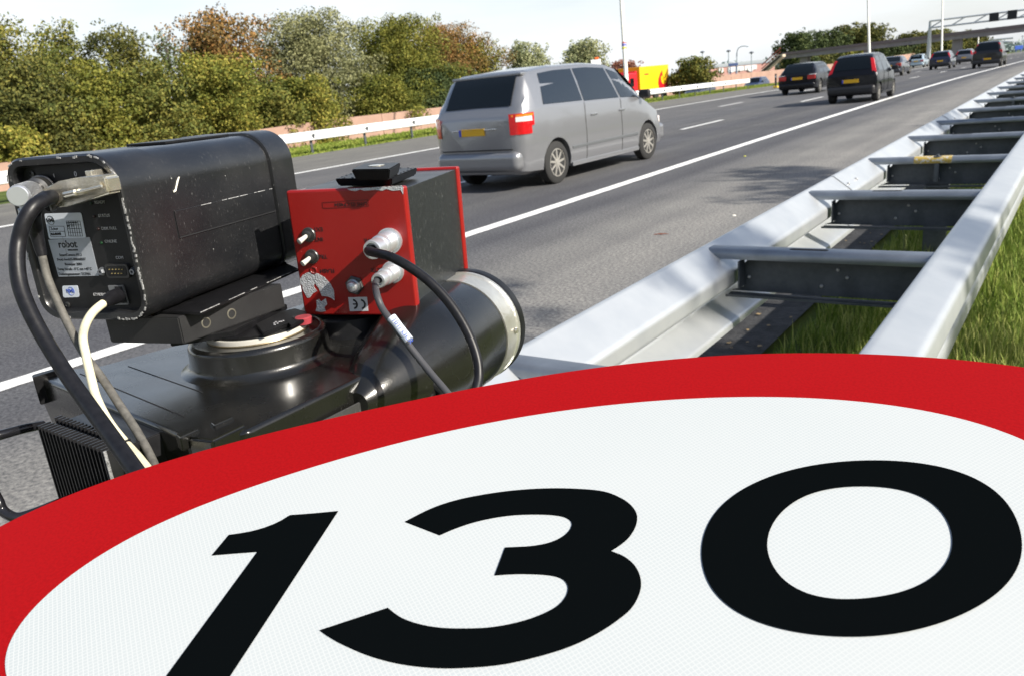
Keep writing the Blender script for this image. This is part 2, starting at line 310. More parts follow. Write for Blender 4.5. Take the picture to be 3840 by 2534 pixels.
for k in range(-1, 30):
    y = SP0+SPD*k
    a = bpy.data.objects.new('spacer', spm); a.location = (0, y, zr(y)); a.parent = gr; COL.objects.link(a)
    b = bpy.data.objects.new('web', webm); b.parent = a; COL.objects.link(b)
    if k < 12:
        c = bpy.data.objects.new('slot', slm); c.parent = a; COL.objects.link(c)
        for x, z in ((-1.262, .60), (-.86, .655), (-.82, .62), (-.93, .575)):
            c = bpy.data.objects.new('bolt', blm); c.parent = a; c.location = (x, .078, z); COL.objects.link(c)
    if k % 4 == 2:
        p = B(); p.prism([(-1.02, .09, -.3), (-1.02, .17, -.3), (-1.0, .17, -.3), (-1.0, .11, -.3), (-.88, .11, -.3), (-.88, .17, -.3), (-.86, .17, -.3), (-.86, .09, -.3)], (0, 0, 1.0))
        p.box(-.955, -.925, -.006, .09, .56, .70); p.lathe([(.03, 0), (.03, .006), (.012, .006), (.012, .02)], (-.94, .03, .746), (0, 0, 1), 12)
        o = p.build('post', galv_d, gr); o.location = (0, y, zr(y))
    if k == 2:
        yp = B(); yp.prism([(-1.10, yy-.0015, zz+.0018) for yy, zz in [(.0, .70), (-.004, .712), (-.002, .73), (.006, .742), (.02, .747), (.085, .747), (.085, .7475), (.02, .7478), (.005, .7428), (-.003, .731), (-.0055, .712)]], (.26, 0, 0))
        T(yp.build('paint_patch', mat('yellow_paint', (.42, .29, .05), .6, col2=(.5, .5, .48), nscale=60, lo=.5, hi=.6), a, 50), 'yellow painted band on the spacer')
# splice plates with bolts on the near beam
for yy in (5.9, 10.9, 16.):
    P = [(x+.006, z+.004) for x, z in LP[3:-3]]; beam('splice_plate', P, [yy, yy+.35], galv, gr, th=.003)
    for q in (.06, .29):
        for x, z in ((-1.36, .69), (-1.40, .535)): s = B(); s.lathe([(.012, 0), (.012, .007), (.006, .014)], (x, yy+q, z+zr(yy)), (.5, 0, .8), 8); s.build('bolt', bolt_m, gr, 40)
# central reservation rail
cr = empty('guardrail', (-22.6, 20, 0)); T(cr, 'white two-wave crash barrier on the grass strip left of the carriageway', 'guardrail')
def inv(name, P, ys, m): o = beam(name, P, ys, m, cr, dx=22.6); o.location = (0, -20, 0); return o
CP = [(-22.47, .43), (-22.42, .45), (-22.41, .52), (-22.47, .575), (-22.41, .63), (-22.42, .71), (-22.47, .74)]
ysl = list(range(-5, 20, 5))+list(range(20, 67, 3))
inv('rail_beam', CP[::-1], ysl, galv_far); inv('rail_beam', [(-45.2-x, z) for x, z in CP], ysl, galv_far)
pm = B(); pm.box(-.09, -.05, -.05, .05, -.2, .72, .005); pm.box(-.15, .15, -.03, .03, .52, .66, .005); pmm = pm.build('post', galv_d, cr).data
bpy.data.objects.remove(bpy.data.objects['post.009'] if 'post.009' in bpy.data.objects else [o for o in bpy.data.objects if o.data == pmm][0])
for k in range(27):
    y = -4.35+2.67*k; o = bpy.data.objects.new('post', pmm); o.parent = cr; o.location = (.08, y-20, zr(y)); COL.objects.link(o)
# marker post at the end of that rail
e = at(2909, 331); o = B().box(-.06, .06, -.05, .05, 0, .95, .02).build('bollard', mat('bollard_black', (.03, .03, .03), .5)); o.location = e
T(o, 'dark marker post with a yellow foot at the far end of the left crash barrier', 'marker post')
B().box(-.16, .16, -.14, .14, 0, .14, .03).build('foot', mat('bollard_yellow', (.75, .5, .03), .5), o)
B().box(-.062, .062, -.054, -.05, .7, .82).build('reflector', mat('reflector_white', (.7, .7, .7), .3), o)
# noise wall
WX = -40.5; wallm = mat('pink_brick', (.36, .23, .175), .85, col2=(.29, .18, .135), nscale=.7, lo=.35, hi=.7, bump=.2, bscale=15)
dirtm = mat('wall_joint', (.3, .17, .13), .9)
nw = empty('low_wall', (WX, 40, -.6)); T(nw, 'long low pink panelled wall running in front of the trees across the motorway', 'wall')
wtop = {}
for (px, py) in ((0, 613), (300, 575), (800, 512), (1230, 450), (1612, 408), (2100, 350), (2515, 301), (2897, 265), (3200, 232)):
    p = onX(px, py, WX); wtop[p.y] = p.z
WY = sorted(wtop)
def wt(y): return float(np.interp(y, WY, [wtop[k] for k in WY]))
y = 6.0; k = 0
while y < 240:
    L = 4.0 if y < 140 else 12
    zb = gz(WX, y)-.6; pb = B(); pb.hexa([(0, y, zb), (-.25, y, zb), (-.25, y+L-.06, zb), (0, y+L-.06, zb)], [(0, y, wt(y)), (-.25, y, wt(y)), (-.25, y+L-.06, wt(y+L)), (0, y+L-.06, wt(y+L))])
    o = pb.build('wall_panel', wallm, nw, 0); o.location = (0, -40, .6)
    pj = B(); pj.box(-.2, -.03, y+L-.06, y+L, zb, wt(y)-.02); o = pj.build('joint', dirtm, nw, 0); o.location = (0, -40, .6); y += L; k += 1
# ================================================================== TREES
barkm = mat('bark', (.09, .075, .06), .9, noise=.4, nscale=6, bump=.5, bscale=20)
def leafmat(name, c1, c2, c3=None):
    g_ = 1.0 if 'grass' in name or 'blue' in name else 1.22; c1 = tuple(v*g_ for v in c1); c2 = tuple(v*g_*1.05 for v in c2); c3 = tuple(v*g_*1.1 for v in c3) if c3 else None
    if name in MATS: return MATS[name]
    M = mat(name, c1, .75, spec=.25); t = M.node_tree; b = t.nodes['Principled BSDF']; L = t.links.new
    g = t.nodes.new('ShaderNodeNewGeometry'); c = t.nodes.new('ShaderNodeTexCoord'); n = t.nodes.new('ShaderNodeTexNoise'); n.inputs['Scale'].default_value = .38; n.inputs['Detail'].default_value = 4; L(c.outputs['Object'], n.inputs['Vector'])
    a = t.nodes.new('ShaderNodeMath'); a.operation = 'MULTIPLY_ADD'; a.inputs[1].default_value = .5; L(g.outputs['Random Per Island'], a.inputs[0]); L(n.outputs[0], a.inputs[2])
    r = t.nodes.new('ShaderNodeValToRGB'); r.color_ramp.elements[0].position = .42; r.color_ramp.elements[0].color = (*c1, 1); r.color_ramp.elements[1].position = .98; r.color_ramp.elements[1].color = (*(c3 or c2), 1)
    e = r.color_ramp.elements.new(.7); e.color = (*c2, 1); L(a.outputs[0], r.inputs[0]); L(r.outputs[0], b.inputs['Base Color'])
    tr = t.nodes.new('ShaderNodeBsdfTranslucent'); L(r.outputs[0], tr.inputs[0]); ms = t.nodes.new('ShaderNodeMixShader'); ms.inputs[0].default_value = .16
    L(b.outputs[0], ms.inputs[1]); L(tr.outputs[0], ms.inputs[2]); L(ms.outputs[0], t.nodes['Material Output'].inputs['Surface']); return M
LF = dict(
 olive=leafmat('leaf_olive', (.042, .056, .012), (.098, .112, .024), (.18, .16, .035)),
 dark=leafmat('leaf_dark', (.028, .036, .01), (.068, .075, .018), (.13, .12, .028)),
 deep=leafmat('leaf_deep', (.02, .034, .012), (.045, .065, .022), (.09, .11, .035)),
 rust=leafmat('leaf_rust', (.06, .055, .018), (.14, .095, .03), (.25, .13, .042)),
 grey=leafmat('leaf_grey', (.06, .07, .03), (.14, .145, .065), (.25, .245, .12)),
 green=leafmat('leaf_green', (.045, .058, .01), (.105, .115, .018), (.18, .165, .03)),
 yellow=leafmat('leaf_yellow', (.055, .072, .012), (.135, .145, .024), (.25, .21, .04)),
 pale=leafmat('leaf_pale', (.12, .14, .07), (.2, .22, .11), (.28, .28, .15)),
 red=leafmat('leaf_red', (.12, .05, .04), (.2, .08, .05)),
 blue=leafmat('leaf_haze_blue', (.16, .22, .22), (.22, .28, .27), (.28, .33, .3)))  # blue leaves: haze of distance mixed into the colour
def leaves(centres, radii, per, size, flat=.8, shell=.55):
    """many small leaf quads spread through irregular clumps"""
    Vs = []; tot = 0
    for c, r in zip(centres, radii):
        n = max(8, int(per*r*r)); d = rng.normal(size=(n, 3)); d /= np.linalg.norm(d, axis=1)[:, None]; rad = r*(shell+(1-shell)*rng.random(n))**.7*(1+.25*rng.normal(size=n)*.6)
        p = np.array(c)+d*rad[:, None]*[1, 1, flat]; nrm = d*.6+rng.normal(size=(n, 3))*.6+[0, 0, .35]; nrm /= np.linalg.norm(nrm, axis=1)[:, None]
        a = np.cross(nrm, rng.normal(size=(n, 3))); a /= np.linalg.norm(a, axis=1)[:, None]; b = np.cross(nrm, a); s = size*(.6+.8*rng.random(n))[:, None]
        q = np.stack([p-a*s*.5, p-b*s*.32+a*s*.05, p+a*s*.5+nrm*s*.08, p+b*s*.32+a*s*.05], 1); Vs.append(q.reshape(-1, 3)); tot += n
    V = np.concatenate(Vs); return V, tot
def leafmesh(name, V, n, m, parent):
    me = bpy.data.meshes.new(name); me.vertices.add(len(V)); me.vertices.foreach_set('co', V.astype(np.float32).ravel()); me.loops.add(4*n); me.loops.foreach_set('vertex_index', np.arange(4*n, dtype=np.int32))
    me.polygons.add(n); me.polygons.foreach_set('loop_start', np.arange(0, 4*n, 4, dtype=np.int32)); me.update(); me.validate(); return link(name, me, m, parent, 0)
def tree(name, loc, h, wd, kind, label, cat='tree', group=None, per=90, size=.2, low=.12, nb=46, gap=1.0, trunk=True, deepness=None):
    root = empty(name, loc); T(root, label, cat, group); rx = wd/2; ry = (deepness or wd*.8)/2; cs = []; rs = []
    lobes = []
    nl_ = int(9+nb/6)
    for i in range(nl_):
        zz = low+(.93-low)*((i+.5)/nl_)**.85; th = i*2.4+rng.random()*1.2; prof = math.sin(math.pi*min(1, max(.06, (zz-low)/(1-low)*.80+.16)))**.6; rr = prof*(.35+.6*rng.random())
        lobes.append((rx*rr*math.cos(th), ry*rr*math.sin(th), zz*h, (.19+.10*rng.random())*wd*(.75+.5*prof)))
    for lx2, ly2, lz2, lr in lobes:
        for j in range(max(5, int(nb/5))):
            d_ = rng.normal(size=3); d_ /= np.linalg.norm(d_); q = lr*(.35+.75*rng.random()); r = lr*(.22+.28*rng.random())
            cs.append((lx2+d_[0]*q, ly2+d_[1]*q, min(max(lz2+d_[2]*q*.8, r*.4), h*1.0-r*.3))); rs.append(r)
    for i in range(int(nb*.5)):          # small outer sprays give the ragged outline
        lx2, ly2, lz2, lr = lobes[int(rng.random()*nl_)]; d_ = rng.normal(size=3); d_[2] = abs(d_[2])*.8; d_ /= np.linalg.norm(d_)
        cs.append((lx2+d_[0]*lr*1.12, ly2+d_[1]*lr*1.12, min(lz2+d_[2]*lr*1.12, h*1.03))); rs.append((.03+.035*rng.random())*wd)
    for lx2, ly2, lz2, lr in lobes: cs.append((lx2*.8, ly2*.8, max(lz2-lr*.15, lr*.5))); rs.append(lr*.80)
    for zz in (.28, .5, .70): cs.append((0, 0, h*(low+(1-low)*zz))); rs.append(wd*.22)
    per = per*2.7; size = size*.78
    V, n = leaves(cs, rs, per, size); leafmesh('crown', V, n, LF[kind], root)
    if trunk:
        tb = B(); t0 = [Vector((0, 0, -.5)), Vector((rng.normal()*.1, rng.normal()*.1, h*.25)), Vector((rng.normal()*.2, rng.normal()*.2, h*.55)), Vector((rng.normal()*.3, rng.normal()*.3, h*.86))]
        tb.tube(catmull(t0, 4), list(np.linspace(h*.022, h*.004, 13)), 8)
        for c in cs[2::max(4, len(cs)//14)]:
            z0 = max(h*.12, c[2]-h*.22); st = Vector((0, 0, z0)); en = Vector(c); mid = st.lerp(en, .5)+Vector((0, 0, -h*.02)); tb.tube([st, mid, en], [h*.008, h*.005, h*.002], 5)
        tb.build('trunk', barkm, root)
    return root
def gtree(name, px0, px1, ptop, d, kind, label, **kw):
    """px0..px1, ptop: horizontal extent and top in the photo, d: distance along the view axis"""
    pc = (px0+px1)/2
    if d < 0: d = d/ray(pc, 400).x
    wd = (px1-px0)/F0*d*kw.pop('widen', 1.0); p = dep(pc, ptop, d); g = gz(p.x, p.y); return tree(name, (p.x, p.y, g), p.z-g, wd, kind, label, **kw)
G1 = 'trees behind the long low wall'
gtree('tree', -330, 190, 105, -47, 'olive', 'broad olive tree at the left edge of the tree row', group=G1, widen=1.1, low=.03, per=110)
gtree('tree', 60, 330, 92, -49, 'olive', 'olive tree with a peaked top, second from the left of the row', group=G1, widen=1.1, low=.03, per=120)
gtree('tree', 290, 575, 98, -46, 'dark', 'dark olive tree with an upright ragged top above the black camera housing', group=G1, widen=1.1, low=.03, per=130)
gtree('tree', 520, 690, 100, -50, 'deep', 'thin sparse dark tree in the gap left of the russet tree', group=G1, widen=1.1, low=.1, nb=26, per=60)
gtree('tree', 610, 990, 66, -50, 'rust', 'tall russet and brown tree with sky showing through it', group=G1, widen=1.1, low=.2, nb=44, per=58, size=.26)
gtree('tree', 930, 1330, 66, -49, 'grey', 'large grey green tree with a rounded crown right of the russet tree', group=G1, widen=1.1, low=.04, per=120)
gtree('tree', 1270, 1650, 80, -47, 'green', 'full green domed tree left of the grey van', group=G1, widen=1.1, low=.02, per=140)
gtree('tree', 1500, 1830, 110, -51, 'rust', 'brown orange tree behind the roof of the grey van', group=G1, widen=1.1, low=.05, per=110)
gtree('tree', 1700, 1872, 150, -49, 'yellow', 'yellowish green tree at the right end of the row above the van', group=G1, widen=1.1, low=.05, per=110)
G2 = 'bushes behind the long low wall'
gtree('bush', -80, 240, 235, -43.5, 'dark', 'dark leafy bush at the far left behind the wall', cat='bush', group=G2, widen=1.12, low=0, trunk=False, per=120)
gtree('bush', 190, 470, 225, -43.5, 'green', 'mid green bush rising above the left end of the camera housing', cat='bush', group=G2, widen=1.12, low=0, trunk=False, per=120)
gtree('bush', 400, 690, 235, -43.5, 'olive', 'brownish olive bush behind the middle of the camera housing', cat='bush', group=G2, widen=1.12, low=0, trunk=False, per=90)
gtree('bush', 610, 960, 225, -43.5, 'yellow', 'bright yellow green maple bush under the russet tree', cat='bush', group=G2, widen=1.12, low=0, trunk=False, per=130)
gtree('bush', 880, 1120, 300, -43,'olive', 'small olive bush between the yellow green bush and the round bush', cat='bush', group=G2, widen=1.12, low=0, trunk=False, per=130)
gtree('bush', 1000, 1250, 300, -41.6, 'yellow', 'round light green bush overlapping the pink wall', cat='bush', group=G2, widen=1.12, low=-.1, trunk=False, per=170, size=.2)
gtree('bush', 1290, 1560, 290, -43.5, 'green', 'dense green bush below the domed tree', cat='bush', group=G2, widen=1.12, low=0, trunk=False, per=130)
gtree('bush', 1500, 1760, 265, -44, 'deep', 'dark bush just left of the rear window of the van', cat='bush', group=G2, widen=1.12, low=0, trunk=False, per=130)
gtree('bush', -60, 140, 480, -41.8, 'yellow', 'low yellow green bush at the left edge above the wall', cat='bush', group=G2, widen=1.12, low=0, trunk=False, per=170, size=.2)
# dark undergrowth between the trunks: nobody could count it
cs = []; rs = []
for k in range(150):
    px = -250+2150*rng.random(); p = dep(px, 400, (-44-5*rng.random())/ray(px, 400).x); cs.append((p.x, p.y, gz(p.x, p.y)+rng.random()*2.6)); rs.append(.6+.7*rng.random())
V, n = leaves(cs, rs, 130, .26); T(leafmesh('undergrowth', V, n, LF['deep'], None), kind='stuff')
# ---- further trees
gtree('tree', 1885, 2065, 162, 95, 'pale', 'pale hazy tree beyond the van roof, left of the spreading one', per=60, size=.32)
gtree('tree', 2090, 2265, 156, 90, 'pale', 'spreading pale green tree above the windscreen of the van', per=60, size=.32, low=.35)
gtree('tree', 2265, 2410, 232, 92, 'red', 'small dark red tree behind the lamp post and red lorry cab', per=70, size=.3)
gtree('bush', 2512, 2665, 224, 84, 'olive', 'autumn coloured bush right of the yellow lorry box', cat='bush', trunk=False, low=0, per=90, size=.3)
gtree('tree', 2925, 3060, 118, 190, 'deep', 'dark round tree at the left end of the footbridge', per=26, size=.6)
gtree('tree', 3030, 3190, 118, 205, 'deep', 'second dark tree behind the left half of the footbridge', per=24, size=.6)
gtree('tree', 3150, 3325, 92, 215, 'dark', 'tallest green tree behind the footbridge', per=24, size=.65)
for i, (a, b, t, k, l) in enumerate(((2920, 3120, 205, 'dark', 'green bush under the left end of the footbridge'), (3100, 3260, 190, 'yellow', 'yellowish bush behind the small black hatchback'), (3240, 3420, 178, 'deep', 'dark bush under the middle of the footbridge'), (3340, 3500, 128, 'dark', 'green tree left of the gantry leg'), (3420, 3580, 122, 'olive', 'olive tree right behind the gantry leg'), (3480, 3640, 132, 'dark', 'green tree behind the bridge pier'), (3590, 3725, 138, 'dark', 'last green tree below the bridge, left of the open sky'))):
    gtree('tree' if t < 170 else 'bush', a, b, t, 200+6*i, k, l, cat='tree' if t < 170 else 'bush', per=26, size=.6, low=0, trunk=t < 170)
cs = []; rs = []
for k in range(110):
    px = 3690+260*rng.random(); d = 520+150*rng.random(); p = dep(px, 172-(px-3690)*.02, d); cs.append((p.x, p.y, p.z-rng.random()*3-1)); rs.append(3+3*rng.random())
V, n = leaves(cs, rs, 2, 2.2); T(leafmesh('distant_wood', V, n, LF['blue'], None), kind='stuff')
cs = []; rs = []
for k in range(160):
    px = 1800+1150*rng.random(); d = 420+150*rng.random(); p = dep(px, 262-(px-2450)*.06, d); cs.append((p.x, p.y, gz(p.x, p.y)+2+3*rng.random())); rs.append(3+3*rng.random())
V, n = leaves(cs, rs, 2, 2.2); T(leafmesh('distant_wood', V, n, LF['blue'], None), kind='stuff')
# trees on the near verge, outside the frame on the right: their shade falls on the rail and the hard shoulder
GV = 'trees on the near verge'
def bare(loc, h, spread, lab, nl=260, size=.11, seed=1, top=0):
    rr = random.Random(seed); root = empty('tree', loc); T(root, lab, 'tree', GV); b = B(); cs = []
    b.tube([(0, 0, -.2), (0, .02, h*.5), (.05, 0, h)], [.085, .06, .02], 8)
    for i in range(14):
        z = h*(.35+.6*i/14); a = rr.random()*6.28; L = spread*(.5+.5*rr.random()); e = (L*math.cos(a)*1.2, L*math.sin(a)*.8, z+L*.5); b.tube([(0, 0, z), (e[0]*.5, e[1]*.5, z+L*.3), e], [.015, .01, .004], 5); cs += [e, (e[0]*.6, e[1]*.6, z+L*.35)]
    for i in range(top):
        a = rr.random()*6.28; L = spread*rr.random()**.5; e = (L*math.cos(a)*.8, L*math.sin(a), h-rr.random()*1.7); b.tube([(0, 0, h*.8), e], [.01, .003], 5); cs.append(e)
    b.build('trunk', barkm, root); V, n = leaves(cs, [spread*.25]*len(cs), nl, size); leafmesh('crown', V, n, LF['green'], root)
# ================================================================== ROAD SIGN
redm = mat('sign_red', (.275, .0045, .006), .5, noise=.08, nscale=500, lo=.4, hi=.6, spec=.03)
blackm = mat('sign_black', (.0022, .003, .0035), .7, spec=.0)
def sheeting():
    M = mat('sign_white', (.41, .45, .465), .5, spec=.04); t = M.node_tree; b = t.nodes['Principled BSDF']; L = t.links.new
    c = t.nodes.new('ShaderNodeTexCoord'); v = t.nodes.new('ShaderNodeTexVoronoi'); v.feature = 'DISTANCE_TO_EDGE'; v.inputs['Scale'].default_value = 420; v.inputs['Randomness'].default_value = .12
    mp_ = t.nodes.new('ShaderNodeMapping'); mp_.inputs['Scale'].default_value = (1, 1.0, .0); mp_.inputs['Rotation'].default_value = (0, 0, .5); L(c.outputs['Object'], mp_.inputs[0]); L(mp_.outputs[0], v.inputs['Vector'])
    r = t.nodes.new('ShaderNodeValToRGB'); r.color_ramp.elements[0].position = .04; r.color_ramp.elements[0].color = (.50, .515, .515, 1); r.color_ramp.elements[1].position = .16; r.color_ramp.elements[1].color = (.355, .395, .415, 1)
    L(v.outputs[0], r.inputs[0]); n = t.nodes.new('ShaderNodeTexNoise'); n.inputs['Scale'].default_value = 4; L(c.outputs['Object'], n.inputs['Vector'])
    n2 = t.nodes.new('ShaderNodeTexNoise'); n2.inputs['Scale'].default_value = 1.2; L(c.outputs['Object'], n2.inputs['Vector'])
    m_ = t.nodes.new('ShaderNodeMixRGB'); m_.inputs[2].default_value = (.46, .48, .485, 1); L(n.outputs[0], m_.inputs[0]); L(r.outputs[0], m_.inputs[1]); L(m_.outputs[0], b.inputs['Base Color'])
    return M
whitem = sheeting()
SN = Vector((.10, -.15, .98)).normalized(); SO = dep(1684, 1474, .62)
sgn = empty('speed_limit_sign'); T(sgn, 'large round speed limit sign reading 130 with red rim in the foreground', 'road sign')
SXX = Vector((1, 0, 0)); SXX = (SXX-SN*SXX.dot(SN)).normalized(); SYY = SN.cross(SXX)
SM = Matrix((SXX, SYY, SN)).transposed().to_4x4(); SM.translation = SO; sgn.matrix_world = SM; SMI = SM.inverted()
def sgnp(px, py, h): return onplane(px, py, SO+SN*h, SN)
def flat(name, pts, h, m, parent, th=.0005, curve=4, closed=True, label=None):
    P = [SMI @ sgnp(x, y, h) for x, y in pts]
    bm = bmesh.new(); vs = [bm.verts.new(p) for p in P]; f = bm.faces.new(vs)
    if f.calc_area() and f.normal.z < 0: f.normal_flip()
    r = bmesh.ops.extrude_face_region(bm, geom=[f]); 
    for v in [g for g in r['geom'] if isinstance(g, bmesh.types.BMVert)]: v.co.z += th
    bmesh.ops.recalc_face_normals(bm, faces=bm.faces[:]); bmesh.ops.triangulate(bm, faces=[f for f in bm.faces if len(f.verts) > 4])
    me = bpy.data.meshes.new(name); bm.to_mesh(me); bm.free(); o = link(name, me, m, parent, 30); return o
def fourier(P, c, ax, rot, H, n=240):      # smooth closed outline: radius over angle, low harmonics only
    ca, sa = math.cos(rot), math.sin(rot); q = [((( x-c[0])*ca-(y-c[1])*sa)/ax[0], ((x-c[0])*sa+(y-c[1])*ca)/ax[1]) for x, y in P]
    th = np.array([math.atan2(b_, a_) for a_, b_ in q]); rr = np.array([math.hypot(a_, b_) for a_, b_ in q]); o = np.argsort(th); tt = np.linspace(-math.pi, math.pi, 720, endpoint=False)
    f = np.fft.rfft(np.interp(tt, th[o], rr[o], period=2*math.pi)); f[H+1:] = 0; g = np.fft.irfft(f, 720); o = []
    for i in range(0, 720, 720//n):
        u_, v_ = g[i]*math.cos(tt[i])*ax[0], g[i]*math.sin(tt[i])*ax[1]; o.append((c[0]+u_*ca+v_*sa, c[1]-u_*sa+v_*ca))
    return o
def cr2(P, closed=True, n=6): return [(v.x, v.y) for v in catmull([(x, y, 0) for x, y in P], n, closed)]
outer = [(0, 1990), (337, 1830), (673, 1723), (1010, 1637), (1347, 1553), (1684, 1479), (2000, 1424), (2229, 1388), (2659, 1345), (3002, 1331), (3345, 1341), (3840, 1386), (4300, 1485), (4640, 1640), (4800, 1880), (4760, 2150), (4500, 2450), (3950, 2760), (3200, 3010), (2400, 3180), (1500, 3250), (700, 3200), (50, 3020), (-330, 2740), (-440, 2480), (-330, 2210)]
outer = fourier(outer, (2080, 2290), (2750, 960), R(7), 9, 360)
flat('sign_plate', outer, -.0022, redm, sgn, .0022)
flat('back_plate', outer, -.0040, mat('sign_alu', (.4, .4, .4), .5, .8), sgn, .0016)
a = R(9.8); inner = cr2([(21, 2534), (25, 2478), (42, 2419.5), (93, 2323), (177, 2230), (337, 2105), (505, 2010), (673, 1933), (892, 1844), (1263, 1724), (1684, 1618), (2000, 1558), (2229, 1524), (2659, 1492), (2916, 1490), (3345, 1521), (3689, 1592), (3840, 1654), (4060, 1790), (4190, 1980), (4170, 2210), (3980, 2440), (3560, 2690), (2900, 2880), (2200, 2960), (1500, 2960), (800, 2880), (330, 2760), (90, 2640)], True, 5)
inner = fourier(inner, (2080, 2225), (2110, 740), R(5), 8, 360)
if 0: inner = [(2017+2024*math.cos(t)*math.cos(a)+642*math.sin(t)*math.sin(a), 2208-2024*math.cos(t)*math.sin(a)+642*math.sin(t)*math.cos(a)) for t in np.linspace(0, 2*math.pi, 120, endpoint=False)]
flat('white_face', inner, .0001, whitem, sgn)
k = 1.6162
def zl(P): return [(x/1.188, 1300+y/1.188) for x, y in P]
def zrr(P): return [(1800+x/1.1647, 1300+y/1.1647) for x, y in P]
one = zl([(945, 928), (1020, 838), (1070, 831), (1120, 822), (1175, 807), (1220, 790), (1255, 773), (1280, 757), (1293, 750), (1400, 742), (1506, 732), (1265, 1100), (1025, 1466), (872, 1700), (571, 1700), (742, 1466), (945, 1189), (1148, 912), (1040, 920)])
flat('digit_one', one, .0007, blackm, sgn)
def seg(P, n=7): return cr2(P, False, n)
t3 = seg([(940, 1210), (1000, 1180), (1060, 1160), (1130, 1146), (1200, 1137), (1270, 1133), (1340, 1134), (1400, 1140), (1440, 1155), (1465, 1173), (1478, 1195), (1475, 1220), (1460, 1245), (1440, 1263), (1417, 1278)])+seg([(1417, 1278), (1450, 1292), (1475, 1315), (1487, 1345), (1484, 1375), (1465, 1410), (1430, 1440), (1380, 1472), (1320, 1500), (1250, 1522), (1170, 1540), (1090, 1548), (1010, 1549), (930, 1540), (860, 1522), (800, 1497), (765, 1478), (742, 1462)])[1:]+seg([(900, 1410), (930, 1432), (970, 1447), (1020, 1456), (1080, 1458), (1140, 1455), (1200, 1444), (1250, 1428), (1290, 1408), (1312, 1385), (1318, 1362), (1308, 1345), (1285, 1336), (1250, 1332), (1200, 1331), (1148, 1334)])+seg([(1172, 1270), (1230, 1267), (1270, 1260), (1300, 1248), (1320, 1232), (1327, 1215), (1318, 1203), (1295, 1196), (1255, 1193), (1200, 1194), (1150, 1200), (1100, 1211), (1055, 1226), (1020, 1241)])
flat('digit_three', [(x*k, y*k) for x, y in t3], .0007, blackm, sgn)
zo = cr2(zrr([(968, 915), (975, 840), (1000, 760), (1060, 690), (1160, 610), (1300, 555), (1450, 515), (1600, 498), (1750, 495), (1900, 503), (2050, 530), (2180, 585), (2280, 655), (2345, 750), (2366, 850), (2350, 950), (2300, 1040), (2200, 1115), (2080, 1175), (1950, 1225), (1800, 1253), (1650, 1262), (1500, 1258), (1350, 1238), (1220, 1200), (1110, 1145), (1030, 1075), (985, 1000)]))
zi = cr2(zrr([(1256, 880), (1262, 810), (1290, 755), (1340, 700), (1420, 650), (1530, 618), (1650, 608), (1760, 610), (1860, 628), (1950, 665), (2020, 725), (2055, 790), (2060, 860), (2045, 925), (2000, 985), (1930, 1030), (1830, 1070), (1720, 1092), (1600, 1098), (1490, 1090), (1400, 1062), (1330, 1015), (1280, 955)]))
zo = fourier(zo, (3240, 2055), (605, 330), R(2), 6, 240); zi = fourier(zi, (3222, 2032), (345, 210), R(2), 6, 240)
def ringzero():
    c = (1800+1660/1.1647, 1300+860/1.1647); n = 240
    def rs(P):
        th = [math.atan2(y-c[1], x-c[0]) % (2*math.pi) for x, y in P]; rr = [math.hypot(x-c[0], y-c[1]) for x, y in P]; o = np.argsort(th); th = np.array(th)[o]; rr = np.array(rr)[o]
        return [(c[0]+q*math.cos(t), c[1]+q*math.sin(t)) for t in np.linspace(0, 2*math.pi, n, endpoint=False) for q in [np.interp(t, th, rr, period=2*math.pi)]]
    a, b = rs(zo), rs(zi); V = []
    for h in (.0007, .0012): V += [SMI @ sgnp(x, y, h) for x, y in a]+[SMI @ sgnp(x, y, h) for x, y in b]
    F = []
    for i in range(n):
        j = (i+1) % n; F += [(2*n+i, 2*n+j, 3*n+j, 3*n+i), (i, n+i, n+j, j), (i, j, 2*n+j, 2*n+i), (n+i, 3*n+i, 3*n+j, n+j)]
    pyd('digit_zero', V, F, blackm, sgn, 30)
ringzero()
sc_ = SMI @ sgnp(2300, 2350, -.03)
b = B(); pst = SM @ sc_; b.tube([(pst.x, pst.y, pst.z+.01), (pst.x, pst.y, 0)], .028, 16); o = b.build('post', galv_d, sgn); o.matrix_parent_inverse = SMI.copy()
b = B(); b.box(-.12, .12, -.02, .02, -.03, -.004); o = b.build('clamp', galv_d, sgn); o.location = (sc_.x, sc_.y, 0)

# ================================================================== RADAR UNIT AND CAMERA HOUSING
housem = scratched('housing_black', (.008, .0085, .010), (.035, .034, .033), .30, 1.0, .60)
panelm = mat('panel_black', (.007, .007, .008), .5, noise=.4, nscale=60)
plasm = scratched('glossy_plastic', (.007, .0069, .0063), (.02, .0195, .016), .2, .8, .66)
worn = mat('bare_edge', (.36, .36, .36), .5, .3, noise=.4, nscale=300)
steel = mat('nickel', (.85, .82, .74), .24, .85, col2=(.66, .61, .5), nscale=40, bump=.03, bscale=200)
rubber = mat('rubber', (.009, .009, .011), .4, spec=.3, noise=.3, nscale=120, bump=.015, bscale=300)
inkw = mat('white_print', (.5, .5, .52), .6); inkb = mat('black_print', (.01, .01, .012), .5); inkblue = mat('blue_print', (.05, .1, .45), .5)
labelm = mat('silver_label', (.42, .45, .5), .4, .3, noise=.1, nscale=30); wlabel = mat('white_label', (.62, .66, .74), .4)
satin = mat('satin_black', (.007, .007, .008), .38, spec=.35, noise=.3, nscale=80)
